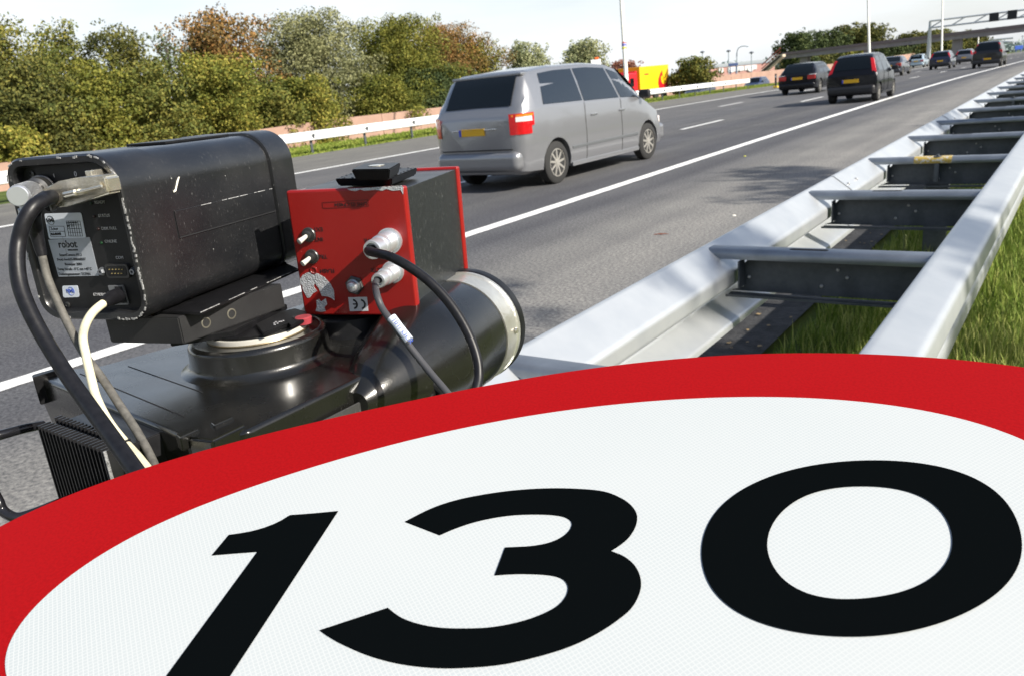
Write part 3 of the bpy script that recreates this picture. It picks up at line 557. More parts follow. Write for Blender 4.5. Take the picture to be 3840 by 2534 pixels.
def frame(o, yaw, p=0, r=0):
    cy, sy, cp, sp_, crr, sr = math.cos(yaw), math.sin(yaw), math.cos(p), math.sin(p), math.cos(r), math.sin(r)
    A = Matrix(((cy, -sy, 0), (sy, cy, 0), (0, 0, 1))) @ Matrix(((1, 0, 0), (0, cp, -sp_), (0, sp_, cp))) @ Matrix(((crr, 0, sr), (0, 1, 0), (-sr, 0, crr)))
    m4 = A.to_4x4(); m4.translation = Vector(o); return m4
def lp(Mx, px, py, ax, val):       # pixel -> local point on the local plane  axis ax = val
    n = Mx.to_3x3() @ Vector([1 if i == ax else 0 for i in range(3)]); o = Mx @ Vector([val if i == ax else 0 for i in range(3)]); return Mx.inverted() @ onplane(px, py, o, n)
HM = frame((-.894, .373, 1.379), R(16.4), R(-.5), R(.6)); HW, HL, HH = .145, .288, .167
hc = empty('camera_housing'); hc.matrix_world = HM; T(hc, 'scratched black enforcement camera housing with sockets and labels on its open back', 'camera')
def loft(name, secs, m, parent, open0=True, sm_=40):
    bm = bmesh.new(); rr = []
    for ol, y in secs: rr.append([bm.verts.new((x, y, z)) for x, z in ol])
    n = len(rr[0])
    for i in range(len(rr)-1):
        for k in range(n): bm.faces.new((rr[i][k], rr[i][(k+1) % n], rr[i+1][(k+1) % n], rr[i+1][k]))
    if not open0: bm.faces.new(rr[0])
    bm.faces.new(rr[-1]); bmesh.ops.recalc_face_normals(bm, faces=bm.faces[:]); me = bpy.data.meshes.new(name); bm.to_mesh(me); bm.free(); return link(name, me, m, parent, sm_)
rad = [.024, .025, .036, .022]
def ho(i): return rrect(HW-2*i, HH-2*i, [max(.004, r-i) for r in rad], 10, i, i)
loft('housing', [(ho(.009), .0125), (ho(.009), .003), (ho(.0075), .0006), (ho(.002), -.0004), (ho(.0), .002), (ho(0), .060), (ho(.0012), .0612), (ho(.0012), .236), (ho(.0026), .2372), (ho(.0026), .2392), (ho(-.0015), .2402), (ho(-.0022), .243), (ho(-.0022), .285), (ho(.002), .289)], housem, hc)
o = loft('back_panel', [(ho(.0088), .0121), (ho(.0088), .0125)], panelm, hc, False)
# worn bare metal along the rim of the right side, broken pieces
wr = B(); L_ = ho(.0024); N_ = len(L_)
for i in range(N_):
    x, z = L_[i]; x2, z2 = L_[(i+1) % N_]; seglen = math.hypot(x2-x, z2-z); ns = max(1, int(seglen/.0025))
    for q in range(ns):
        c0 = (x+(x2-x)*q/ns, z+(z2-z)*q/ns); c1 = (x+(x2-x)*(q+1)/ns, z+(z2-z)*(q+1)/ns); wgt = .55 if c0[0] > HW*.7 else .14
        if random.random() < wgt:
            d = Vector((c1[0]-c0[0], 0, c1[1]-c0[1])).normalized(); nn = Vector((d.z, 0, -d.x)); rrr = random.uniform(.0005, .0014)
            a0 = Vector((c0[0], -.0008, c0[1])); a1 = Vector((c1[0], -.0008, c1[1])); off = nn*random.uniform(-.0004, .001)
            wr.prism([a0-nn*rrr+off, a1-nn*random.uniform(.0004, .001)+off, a1+nn*rrr+off, a0+nn*random.uniform(.0004, .001)+off], (0, .0012, 0))
T(wr.build("worn_rim", worn, hc, 0), kind="stuff")
# side panel and groove on the right wall
def sidep(pts, a=HW): return [lp(HM, x, y, 0, a) for x, y in pts]
def zoom1(x, y): return (x/1.96, 450+y/1.96)
q = [lp(HM, *zoom1(x, y), 0, HW) for x, y in ((1165, 705), (2065, 487), (2090, 640), (1210, 905))]
y0_, y1_ = .0625, .2360; zt0, zt1 = q[0].z, q[1].z; zb0, zb1 = q[3].z, q[2].z; zt = (zt0+zt1)/2; zb = (zb0+zb1)/2
b = B(); b.box(HW-.0012, HW-.0001, y0_, y1_, zb, zt, .0003); b.build('side_strip', housem, hc)
b = B(); b.box(HW-.0014, HW+.0002, y0_, y1_, zb-.0012, zb, 0); b.build('groove', mat('dark_gap', (0.01,)*3), hc)
b = B()
yy = y0_
while yy < y1_:
    L = random.uniform(.004, .02)
    if random.random() < .6: b.box(HW-.0002, HW+.00015, yy, min(yy+L, y1_), zt-.0005, zt+.0003)
    yy += L+.002
b.build('worn_or_glint_edge', worn, hc, 0)
b = B(); b.box(.045, .10, .12, .23, HH-.0008, HH+.0022, .0008); b.build('top_plate', satin, hc)
b = B()     # the long chip of bare metal on the side
cp = [lp(HM, *zoom1(x, y), 0, HW-.0008) for x, y in ((1318, 420), (1308, 455), (1300, 490), (1293, 525), (1275, 535), (1272, 525), (1285, 510), (1292, 480), (1297, 450), (1310, 420))]
b.prism(cp, (.0006, 0, 0)); b.build('paint_chip', mat('chip', (.7, .68, .6), .6), hc, 0)
b = B()
for i in range(9):
    x = random.uniform(1150, 2100); y = random.uniform(300, 1150)-(x-1150)*.2; p = lp(HM, *zoom1(x, y), 0, HW-.0009)
    if .065 < p.y < .235 and .02 < p.z < .135:
        s = random.uniform(.0004, .0011); a = random.uniform(0, 3); b.prism([(p.x, p.y+s*math.cos(a+t)*(1 if t % 2 else .5), p.z+s*math.sin(a+t)) for t in (0, 1.3, 2.6, 4.2, 5.2)], (.0004, 0, 0))
b.build('paint_chip', mat('chip_small', (.2, .2, .19), .6), hc, 0)
def ring(p, r, w, m, name='emblem_ring'):
    b = B(); b.tube([p+Vector((math.cos(t)*r, -.0001, math.sin(t)*r)) for t in np.linspace(0, 2*math.pi, 25)], w, 5, False); return b.build(name, m, hc, 0)
def fpt(x, y, v=.012): return lp(HM, *zoom1(x, y), 1, v)
def ftext(s, x, y, hpx, m=inkw, v=.0119, bold=0, align='LEFT', ux=1, uz=0, name='lettering', wpx=None):
    p = fpt(x, y, v); o = text(name, s, hpx/1.96/F0*.86/.68, m, hc, txM(p+Vector((0, -.0001, 0)), (ux, 0, uz), (-uz, 0, ux)), .00012, align, bold)
    return o
for s, x, y in (('READY', 697, 618), ('STATUS', 724, 716), ('DISK FULL', 748, 809), ('ONLINE', 772, 904), ('COM', 853, 1023), ('ETHERNET', 688, 1293), ('SYSTEM', 674, 388)): ftext(s, x, y, 20)
ftext('I', 397, 424, 24); ftext('0', 549, 418, 34)
for x, y, c in ((670, 614, (.02, .05, .03)), (693, 710, (.02, .008, .008)), (722, 803, (.02, .008, .008)), (745, 905, (.005, .04, .012))):
    p = fpt(x, y); B().lathe([(.0017, 0), (.0014, .0008), (.0002, .0011)], p, (0, -1, 0), 12).build('status_lamp', mat('lamp_%d' % x, c, .25), hc)
# labels
def rpoly(P, r=.0025, n=4):
    o = []; N = len(P)
    for i in range(N):
        a, b_, c = P[i-1], P[i], P[(i+1) % N]; p = b_+(a-b_).normalized()*r; q = b_+(c-b_).normalized()*r
        for k in range(n+1): t = k/n; o.append(p*(1-t)**2+b_*2*t*(1-t)+q*t*t)
    return o
def label(name, P, m, r=.0025, v=.0119):
    b = B(); b.prism(rpoly([fpt(x, y, v) for x, y in P], r), (0, -.0003, 0)); return b.build(name, m, hc, 0)
lb1 = label('inspection_label', ((326, 690), (598, 682), (634, 868), (362, 876)), wlabel)
lb2 = label('type_label', ((355, 882), (660, 862), (729, 1146), (432, 1152)), labelm, .0004)
lb3 = label('inspection_label', ((458, 1220), (572, 1217), (586, 1302), (466, 1306)), wlabel)
V1 = .0115
ftext('NMi', 343, 754, 27, inkb, V1, .00005)
p = fpt(372, 740, V1)
ring(p, .0046, .00022, inkb)
def frameb(x0, y0, x1, y1, w, nx, ny, m=inkb):
    b = B(); A, Bq, C_ = fpt(x0, y0, V1), fpt(x1, y0+(y1-y0)*0, V1), fpt(x0+(y1-y0)*.18, y1, V1); ex = (Bq-A); ey = (C_-A)
    def bar(p0, p1): d = (p1-p0).normalized(); n_ = Vector((-d.z, 0, d.x))*w; b.prism([p0-n_, p1-n_, p1+n_, p0+n_], (0, -.0002, 0))
    for i in range(nx+1): bar(A+ex*i/nx, A+ex*i/nx+ey)
    for j in range(ny+1): bar(A+ey*j/ny, A+ey*j/ny+ex)
    b.build('label_grid', m, hc, 0)
frameb(360, 783, 470, 858, .00018, 1, 2); frameb(487, 745, 588, 855, .00018, 6, 4)
ftext('Zeker', 372, 812, 20, inkb, V1); ftext('0.5.40.843', 378, 848, 15, inkb, V1, .0002); ftext('GOEDGEKEURD', 492, 763, 9, inkb, V1)
ftext('09 11', 497, 790, 17, inkb, V1)
ftext('robot', 433, 940, 50, inkb, V1, .00015); ftext('VISUAL SYSTEMS', 500, 962, 8.5, inkb, V1, .0001)
p = fpt(474, 922, V1)
ring(p, .0038, .0003, inkw); b = B(); b.box(p.x-.0001, p.x+.0001, p.y-.0002, p.y, p.z-.0095, p.z+.0095); b.build('emblem_line', inkw, hc, 0)
for s, x, y in (('SmartCamera M1.3', 438, 1003), ('Prod.-/sn:625-000/60557', 422, 1036), ('Bouwjaar 2003', 478, 1070), ('Temp bereik: -5°C tot +45°C', 424, 1106), ('Toelatingsnummer: TC5961', 432, 1142)): ftext(s, x, y, 18.0, inkb, V1, 0)
ftext('NMi', 490, 1270, 27, inkblue, V1, .00005)
p = fpt(523, 1259, V1); ring(p, .0043, .0002, inkblue)
# corner screws
for x, y in ((500, 1358), (1075, 1345), (238, 398)):
    p = fpt(x, y); B().lathe([(.0032, 0), (.0032, .0012), (.0018, .0016), (.0016, .0006)], p, (0, -1, 0), 12).build('screw', mat('dark_steel', (.1, .1, .1), .35, .8), hc)
# serial socket
p0 = fpt(878, 1107); sock = empty('com_socket'); sock.parent = hc; sock.location = p0
b = B(); b.prism([(x, 0, z) for x, z in rrect(.030, .0145, .003, 4, -.015, -.0072)], (0, -.0035, 0), .0004); b.build('shell', mat('dark_steel', (.1,)*3), sock)
b = B(); b.prism([(x, -.0036, z) for x, z in rrect(.025, .0105, .003, 4, -.0125, -.0052)], (0, -.0003, 0)); b.build('insert', panelm, sock)
b = B()
for i in range(5): b.lathe([(.0006, 0), (.0005, .001)], (-.0085+i*.0042, -.0039, .002), (0, -1, 0), 6)
for i in range(4): b.lathe([(.0006, 0), (.0005, .001)], (-.0064+i*.0042, -.0039, -.0022), (0, -1, 0), 6)
b.build('pin', mat('gold_pin', (.8, .65, .3), .3, .9), sock, 0)
for s in (-1, 1): B().lathe([(.0045, 0), (.0045, .002), (.0032, .0055), (.0016, .0055), (.0016, .003)], (s*.0207, 0, -.0005), (0, -1, 0), 6).build('nut', mat('nut_steel', (.3, .32, .35), .35, .8), sock)
# network socket
pts = [fpt(x, y) for x, y in ((800, 1215), (912, 1213), (955, 1355), (845, 1358))]
b = B(); b.prism(pts, (0, -.002, 0), .0004); b.build('network_socket', mat('socket_metal', (.25, .26, .27), .4, .6), hc)
b = B(); b.prism([fpt(x, y, .0098) for x, y in ((842, 1225), (895, 1225), (938, 1345), (868, 1348))], (0, -.0003, 0)); b.build('network_opening', mat('dark_gap', (.01,)*3), hc)
# ---- big plug with metal hood
plug = empty('plug_hood'); plug.parent = hc
def hpl(P, v): return [lp(HM, *zoom1(x, y), 1, v) for x, y in P]
hood = [(285, 520), (430, 452), (560, 425), (745, 405), (775, 422), (802, 545), (640, 592), (482, 640), (405, 648), (330, 560)]
b = B(); b.prism(hpl(hood, -.022), (0, .018, 0), .0022, 3); b.build('hood', steel, plug)
b = B(); b.prism(hpl([(480, 500), (735, 455), (750, 500), (490, 568)], -.0245), (0, .003, 0), .0012, 2); b.build('hood_rib', steel, plug)
a_, b_ = hpl([(478, 552), (748, 488)], -.027); d = (b_-a_)
b = B(); b.tube([a_, a_+d*.12, a_+d*.125, a_+d*.3, a_+d*.31, b_], [.0028, .0028, .0028, .0028, .0012, .0012], 14); b.build('thumb_screw', steel, plug)
b = B(); b.box(*(lambda q: (q.x-.006, q.x+.002))(hpl([(745, 440)], -.0)[0]), -.012, .012, *(lambda q: (q.z-.016, q.z+.010))(hpl([(745, 440)], -.0)[0]), .001); b.build('hood_flange', steel, plug)
b = B(); c0 = lp(HM, *zoom1(365, 592), 1, -.024); b.lathe([(.0102, 0), (.0102, .005), (.0088, .006), (.0086, .001)], c0, (-.35, -.9, -.3), 24); b.build('cable_gland', mat('dark_steel', (.1,)*3), plug)
# ---- knurled round plug
kp = empty('round_plug'); kp.parent = hc; e0 = dep(66, 737, .735); e1 = dep(152, 706, .80); HMI = HM.inverted(); e0l, e1l = HMI @ e0, HMI @ e1; ax = (e1l-e0l); Ln = ax.length
b = B(); b.lathe([(.0001, 0), (.0086, 0), (.0095, .0012), (.0095, .006)], e0l, ax, 28); b.build('cap', mat('bright_alu', (.6, .62, .66), .35, .7), kp)
b = B(); b.lathe([(.0100, .006), (.0103, .008), (.0103, Ln*.55), (.0096, Ln*.6)], e0l, ax, 28); b.build('collar', mat('knurled', (.6, .6, .6), .35, .8, bump=1.0, bscale=500), kp, 60)
b = B(); b.lathe([(.0075, Ln*.6), (.0075, Ln*.8), (.011, Ln*.82), (.011, Ln*1.02), (.0125, Ln*1.03), (.0125, Ln*1.3)], e0l, ax, 28); b.build('socket_ring', mat('dark_steel', (.1,)*3), kp)
p1 = HMI @ dep(100, 745, .765); p2 = HMI @ dep(108, 800, .77)
b = B(); b.tube([p1, p1.lerp(p2, .3), p1.lerp(p2, .31), p1.lerp(p2, .7), p1.lerp(p2, .71), p2], [.0085, .0085, .007, .007, .0088, .0085], 20); b.build('elbow', mat('bright_alu', (.6,)*3), kp)

# ---------------------------------------------------------------- cables
def cable(name, pts, r, m, label, cat='cable', extra=None):
    P = catmull([dep(x, y, d) for x, y, d in pts], 8); b = B(); rs = r if not isinstance(r, tuple) else list(np.linspace(r[0], r[1], len(P))); b.tube(P, rs, 16); o = b.build(name, m); return T(o, label, cat)
c1 = cable('cable', [(205, 738, .775), (170, 748, .74), (128, 775, .725), (92, 830, .72), (70, 905, .72), (64, 985, .715), (78, 1080, .71), (118, 1180, .705), (175, 1285, .70), (248, 1400, .69), (330, 1515, .675), (420, 1640, .65), (520, 1780, .62), (600, 1890, .60)], .0068, rubber, 'thick black cable curving down from the silver plug to behind the sign')
cable('cable', [(118, 800, .77), (135, 870, .785), (158, 960, .79), (178, 1040, .79), (215, 1130, .788), (262, 1230, .783), (318, 1330, .775), (385, 1420, .765), (450, 1520, .75), (510, 1610, .735), (560, 1700, .72), (600, 1790, .70)], .0039, mat('grey_rubber', (.1, .095, .085), .7, noise=.35, nscale=90), 'thin grey cable behind the thick black one at the camera housing')
b = B(); b.tube(catmull([dep(x, y, d) for x, y, d in ((118, 800, .77), (135, 870, .785), (158, 960, .79))], 6), list(np.linspace(.0085, .0046, 13)), 14); b.build('sleeve', rubber, [o for o in bpy.data.objects if o.name == 'cable.001'][0])
c3 = cable('cable', [(415, 1122, .80), (385, 1140, .785), (348, 1172, .775), (322, 1215, .77), (311, 1265, .77), (322, 1330, .765), (340, 1410, .76), (362, 1490, .75), (405, 1575, .735), (462, 1650, .72), (520, 1715, .70), (580, 1790, .68)], .0041, mat('cream_pvc', (.62, .58, .42), .5, noise=.12, nscale=90), 'cream white network cable plugged into the bottom of the camera housing')
bpy.context.view_layer.update()
pb = [dep(440, 1110, .812), dep(420, 1118, .80), dep(385, 1137, .785)]
b = B(); b.tube(pb, [.0078, .0075, .0050], 14); b.build('plug_boot', rubber, c3)

# ---------------------------------------------------------------- mount between housing and radar
mt = empty('mounting_bracket', (-.8, .55, 1.35)); T(mt, 'black machined bracket carrying the camera housing on the round turret', 'bracket'); bpy.context.view_layer.update(); MI = mt.matrix_world.inverted()
def wbuild(b, name, m, par, smooth=35): o = b.build(name, m, par, smooth); o.matrix_parent_inverse = par.matrix_world.inverted(); return o
def para(a, b_, c): return [a, b_, c, a+c-b_]
zb_, zt_ = 1.345, 1.374
bb = para(onz(415, 1285, zb_), onz(690, 1290, zb_), onz(1072, 1152, zb_)); b = B(); b.hexa(bb, [Vector((v.x, v.y, zt_)) for v in bb], .0012); wbuild(b, 'block', scratched('anodised', (.012, .012, .013), (.04, .04, .04), .45, 1.5, .66), mt)
nl = (bb[2]-bb[1]).normalized(); nn = Vector((nl.y, -nl.x, 0))
for t_ in (.22, .46): B().lathe([(.006, -.001), (.006, .0004), (.0045, .0006), (.0045, -.0008)], bb[1].lerp(bb[2], t_)+Vector((0, 0, .014)), nn, 16).build('screw', mat('dull_steel', (.16, .15, .12), .5, .5), mt).matrix_parent_inverse = MI
pp = [onz(752, 1172, 1.3775), onz(1120, 1008, 1.3775), onz(1050, 975, 1.3775), onz(560, 1165, 1.3775)]; b = B(); b.prism(pp, (0, 0, -.003), .0006); wbuild(b, 'flange', satin, mt)
b = B(); e_ = (pp[1]-pp[0]).normalized(); L = (pp[1]-pp[0]).length; t_ = 0
while t_ < L-.004:
    s_ = random.uniform(.003, .014)
    if random.random() < .75: c_ = pp[0]+e_*t_+Vector((0, 0, -.0004)); n_ = Vector((e_.y, -e_.x, 0)); b.prism([c_-n_*.0006, c_+e_*min(s_, L-t_)-n_*.0004, c_+e_*min(s_, L-t_)+n_*.0002, c_+n_*.0003], (0, 0, random.uniform(.0004, .0008)))
    t_ += s_+.001
wbuild(b, 'worn_or_glint_edge', worn, mt, 0)
b2 = para(onz(640, 1300, 1.338), onz(885, 1262, 1.338), onz(1080, 1160, 1.338)); b = B(); b.hexa(b2, [Vector((v.x, v.y, zb_)) for v in b2], .0008); wbuild(b, 'lower_block', satin, mt)

# ---------------------------------------------------------------- radar antenna
ra = empty('radar_unit', (-.8, .57, 1.2)); T(ra, 'glossy black plastic radar housing under the camera, its round end pointing up the road', 'radar'); bpy.context.view_layer.update()
ZT = 1.30
top = [onz(x, y, ZT) for x, y in ((128, 1408), (700, 1642), (927, 1616), (1743, 1224))]
bk = onz(727, 1281, ZT); p5 = bk+(top[3]-top[2])*.62; top += [p5, bk, onz(382, 1376, ZT), onz(206, 1388, ZT)]
b = B(); n = len(top); cen = sum(top, Vector())/n
lower = [Vector((v.x+(v.x-cen.x)*.0, v.y+(v.y-cen.y)*.0, ZT-.03)) for v in top]
low2 = [Vector((v.x+(cen.x-v.x)*.06, v.y+(cen.y-v.y)*.06, ZT-.12)) for v in top]
vs = [[b.bm.verts.new(p) for p in L] for L in (low2, lower, top)]
fs = [b.bm.faces.new(vs[0][::-1]), b.bm.faces.new(vs[2])]
for j in (0, 1):
    for i in range(n): fs.append(b.bm.faces.new((vs[j][i], vs[j][(i+1) % n], vs[j+1][(i+1) % n], vs[j+1][i])))
bmesh.ops.bevel(b.bm, geom=[e for e in b.bm.edges if all(v in vs[2] for v in e.verts) or all(v in vs[1] for v in e.verts) or abs(e.verts[0].co.z-e.verts[1].co.z) > .02], offset=.0045, segments=4, affect='EDGES', profile=.5)
wbuild(b, 'body', plasm, ra, 50)
TC = Vector(((-.864-.713)/2, (.53+.611)/2, 0))
TC = (onz(733, 1312, 1.315)+onz(1222, 1278, 1.315))/2; tr_ = (onz(733, 1312, 1.315)-onz(1222, 1278, 1.315)).length/2; TC.z = 0
b = B(); b.lathe([(tr_+.016, ZT-.002), (tr_+.008, ZT+.0012), (tr_+.003, ZT+.004), (tr_, ZT+.009), (tr_-.001, ZT+.026), (tr_-.003, ZT+.030), (tr_-.007, ZT+.0315), (tr_-.0085, ZT+.029), (tr_-.02, ZT+.029), (.001, ZT+.029)], TC, (0, 0, 1), 64); wbuild(b, 'turret', plasm, ra, 60)
RC = onz(965, 1222, ZT+.036); RC.z = 0
b = B(); b.lathe([(.056, ZT+.028), (.056, ZT+.0345), (.0555, ZT+.0355), (.04, ZT+.0355)], RC, (0, 0, 1), 48); wbuild(b, 'ring', mat('white_ring', (.5, .48, .43), .3), ra)
b = B(); b.lathe([(.0562, ZT+.0285), (.0566, ZT+.0295), (.0562, ZT+.0305)], RC, (0, 0, 1), 48); wbuild(b, 'brass_edge', mat('brass', (.25, .2, .12), .4, .7), ra)
b = B(); b.lathe([(.053, ZT+.0355), (.053, ZT+.0385), (.001, ZT+.0388)], RC, (0, 0, 1), 48); wbuild(b, 'locking_disc', satin, ra)
lt = [onz(x, y, ZT+.0392) for x, y in ((990, 1262), (1085, 1222), (1092, 1235), (1150, 1205), (1152, 1180), (1110, 1168), (1060, 1178), (960, 1228))]
b = B(); b.prism(lt, (0, 0, .004), .0008); wbuild(b, 'locking_lever', satin, ra)
hp = onz(1117, 1187, ZT+.0434); b = B(); b.lathe([(.0065, 0), (.0065, .0003), (.0001, .0003)], hp, (0, 0, 1), 20); wbuild(b, 'lever_hole', mat('dark_gap', (.01,)*3), ra)
b = B()
for x, y in ((1028, 1213), (1034, 1207), (1040, 1213), (1047, 1207), (1054, 1206), (1062, 1203), (1030, 1218)):
    p = onz(x, y, ZT+.0434); b.box(p.x-.0012, p.x+.0012, p.y-.0008, p.y+.0008, p.z, p.z+.0003)
wbuild(b, 'index_marks', inkw, ra, 0)
kb = onz(1135, 1180, ZT+.046); b = B(); b.lathe([(.0095, -.010), (.0098, -.003), (.0088, -.002), (.001, -.002)], kb, (0, 0, 1), 28); wbuild(b, 'red_knob', mat('pink_red', (.3, .04, .05), .35), ra)
# round antenna end
TA = Vector((-math.sin(R(15)), math.cos(R(15)), -.03)).normalized(); TCN = dep(1768, 1216, 1.08); rT = .0745
b = B(); b.lathe([(.012, -.30), (.035, -.27), (rT-.02, -.215), (rT-.006, -.17), (rT-.002, -.14), (rT-.002, -.058), (rT-.003, -.055)], TCN, TA, 64); wbuild(b, 'antenna_tube', plasm, ra, 40)
bandm = mat('silver_band', (.68, .67, .62), .3, .75, col2=(.5, .48, .42), nscale=12, bump=.1, bscale=90)
b = B(); b.lathe([(rT-.004, -.056), (rT-.001, -.056), (rT-.001, -.020), (rT+.0008, -.018), (rT+.0008, -.013), (rT-.004, -.012)], TCN, TA, 64); wbuild(b, 'metal_band', bandm, ra, 40)
b = B(); b.lathe([(rT-.004, -.013), (rT+.001, -.012), (rT+.002, -.009), (rT+.002, .002), (rT-.001, .005), (.001, .005)], TCN, TA, 64); wbuild(b, 'lens_rim', satin, ra, 40)
b = B(); sd = (rt*.99+up*.1-TA*((rt*.99+up*.1).dot(TA))).normalized(); b.lathe([(.004, 0), (.0035, .003), (.001, .0035)], TCN+sd*(rT)-TA*.03, sd, 12); wbuild(b, 'band_screw', steel, ra)
# lower shell, right front face pieces
b = B(); lugs = [onz(x, y, ZT+.004) for x, y in ((795, 1650), (925, 1588), (905, 1568), (865, 1556), (735, 1612), (700, 1640))]; b.prism(lugs, (0, 0, -.035), .0025, 3); wbuild(b, 'corner_lug', plasm, ra, 50)
b = B(); lug2 = [onz(x, y, ZT+.007) for x, y in ((800, 1594), (878, 1560), (862, 1548), (784, 1580))]; b.prism(lug2, (0, 0, -.012), .0015, 3); wbuild(b, 'corner_rib', plasm, ra, 50)
b = B(); lug3 = [onz(x, y, ZT+.007) for x, y in ((672, 1640), (750, 1604), (736, 1592), (655, 1625))]; b.prism(lug3, (0, 0, -.014), .0015, 3); wbuild(b, 'corner_rib', plasm, ra, 50)
b = B(); lug4 = [onz(x, y, ZT+.005) for x, y in ((122, 1415), (212, 1388), (204, 1380), (118, 1404))]; b.prism(lug4, (0, 0, -.034), .001, 2); wbuild(b, 'corner_rib', satin, ra, 50)
b = B(); fin = [onz(x, y, ZT+.012) for x, y in ((1450, 1290), (1475, 1268), (1482, 1276), (1462, 1300))]; b.prism(fin, (0, 0, -.016), .0015, 2); wbuild(b, 'strap_lug', plasm, ra, 50)
# shallow recessed seams on the top
b = B()
for P in (((300, 1400), (690, 1560)), ((480, 1372), (760, 1470)),):
    A_, B_ = onz(*P[0], ZT+.0002), onz(*P[1], ZT+.0002); d_ = (B_-A_).normalized(); n_ = Vector((-d_.y, d_.x, 0))*.0005; b.prism([A_-n_, B_-n_, B_+n_, A_+n_], (0, 0, .0002))
wbuild(b, 'seam', mat('dark_gap', (.01,)*3), ra, 0)
# cradle below the red box
b = B(); cc = onz(1320, 1205, ZT+.004); b.lathe([(.066, -.004), (.064, .018), (.058, .024), (.05, .026), (.001, .026)], cc, (0, 0, 1), 40); wbuild(b, 'saddle', satin, ra)
# front-right face plate and its loop
FX = (top[3]-top[2]).normalized(); FN = Vector((FX.y, -FX.x, 0))
def onside(px, py, off=.004): return onplane(px, py, top[2]+FN*off, FN)
b = B(); b.prism([onside(x, y) for x, y in ((1195, 1583), (1215, 1570), (1525, 1412), (1535, 1440), (1530, 1510), (1210, 1640))], FN*.003, .001, 2); wbuild(b, 'side_plate', scratched('dusty_plate', (.03, .03, .03), (.09, .09, .085), .5, 1, .58), ra)
b = B(); lo_ = catmull([onside(x, y, .006+o_) for x, y, o_ in ((1535, 1440, 0), (1570, 1425, .01), (1610, 1430, .022), (1655, 1465, .03), (1650, 1495, .03), (1600, 1512, .02), (1530, 1520, .0))], 6); b.tube(lo_, .006, 12); wbuild(b, 'loop', rubber, ra)
# heat sink
hs = empty('heat_sink', (-.7, .35, 1.2)); T(hs, 'black finned heat sink block with a bent tube handle below the radar body', 'heat sink'); bpy.context.view_layer.update()
hm = mat('fin_black', (.016, .016, .018), .35, .3, noise=.3, nscale=50)
A0, A1 = dep(140, 1596, .775), dep(398, 1712, .70); A1.z = A0.z; ex = (A1-A0); exn = ex.normalized(); ey = Vector((-exn.y, exn.x, 0)); 
b = B(); bz = [A0+ey*.012, A1+ey*.012, A1+ey*.08, A0+ey*.08]; b.hexa([p-Vector((0, 0, .17)) for p in bz], [p-Vector((0, 0, .004)) for p in bz], .001); wbuild(b, 'core', hm, hs)
b = B(); NF = 19
for i in range(NF):
    p = A0+ex*(i/(NF-1)); w_ = exn*.0009; f = [p-w_, p+w_, p+w_+ey*.0125, p-w_+ey*.0125]; b.hexa([q_-Vector((0, 0, .17)) for q_ in f], f)
    f = [p-w_+ey*.017, p+w_+ey*.017, p+w_+ey*.024, p-w_+ey*.024]; b.hexa([q_-Vector((0, 0, .01)) for q_ in f], [q_+Vector((0, 0, .002)) for q_ in f])
wbuild(b, 'fins', hm, hs, 0)
b = B(); p = A1+exn*.0012; b.box(-.0007, .0007, -.002, .0008, -.17, .0005, M=frame(p, math.atan2(exn.y, exn.x))); wbuild(b, 'worn_or_glint_edge', mat('edge_glint', (.25, .25, .26), .4, .4, noise=.6, nscale=400), hs, 0)  # pale strip paints a glint down the outer fin edge
b = B(); b.tube(catmull([dep(x, y, d) for x, y, d in ((160, 1592, .79), (90, 1606, .77), (0, 1630, .75), (-50, 1645, .745), (-85, 1690, .74), (-60, 1780, .735), (-10, 1870, .73), (10, 1912, .73), (55, 1938, .73), (110, 1928, .735), (215, 1888, .75), (260, 1870, .77))], 8), .0048, 14); wbuild(b, 'handle', mat('enamel_black', (.01, .01, .012), .18), hs)
# tripod below (hidden by the sign, but it stands there)
tp = empty('tripod', (TC.x, TC.y, 0)); T(tp, 'black tripod carrying the radar unit, mostly hidden by the sign', 'tripod')
b = B(); b.tube([(0, 0, .75), (0, 0, 1.182)], .022, 16); b.lathe([(.06, 0), (.06, .02), (.03, .02)], (0, 0, 1.16), (0, 0, 1), 20); b.build('column', satin, tp)
for a_ in (60, 180, 300):
    b = B(); d_ = Vector((math.cos(R(a_)), math.sin(R(a_)), 0)); b.tube([d_*.03+Vector((0, 0, .95)), d_*.38], [.014, .011], 10); b.build('leg', satin, tp)

# ---------------------------------------------------------------- red flash box
RM = frame((-.745, .595, 1.332), R(20.4), R(-.1), R(1.5)); RW, RL, RH = .145, .197, .147
rb = empty('flash_box'); rb.matrix_world = RM; T(rb, 'red faced electronics box with black sides standing on the radar housing', 'electronics box')
rpaint = scratched('red_paint', (.24, .006, .005), (.26, .012, .01), .3, .5, .69); RMI = RM.inverted()
b = B(); b.box(0, RW, 0, .011, 0, RH, .0028, 3); b.build('front_plate', rpaint, rb)
b = B(); b.box(0, RW, RL-.011, RL, 0, RH, .0028, 3); b.build('rear_plate', rpaint, rb)
b = B(); b.box(.003, RW-.0025, .011, RL-.011, .003, RH-.003, .001, 2); b.build('case', scratched('case_black', (.012, .013, .014), (.05, .055, .052), .32, .7, .59), rb)
def rp_(x, y, v=0.): return lp(RM, 1000+x/1.96, 550+y/1.96, 1, v)
def rpatch(name, P, m, th=.0003, v=-.0001): b = B(); b.prism([rp_(x, y, v) for x, y in P], (0, -th, 0)); return b.build(name, m, rb, 0)
alu = mat('bare_alu', (.62, .63, .65), .35, .4, col2=(.45, .46, .48), nscale=120, bump=.4, bscale=500)
rpatch('chipped_paint', [(590, 312), (700, 306), (850, 296), (990, 287), (1003, 297), (1005, 352), (998, 345), (985, 320), (930, 327), (880, 314), (850, 327), (800, 320), (720, 327), (690, 317), (650, 330), (610, 322)], alu)
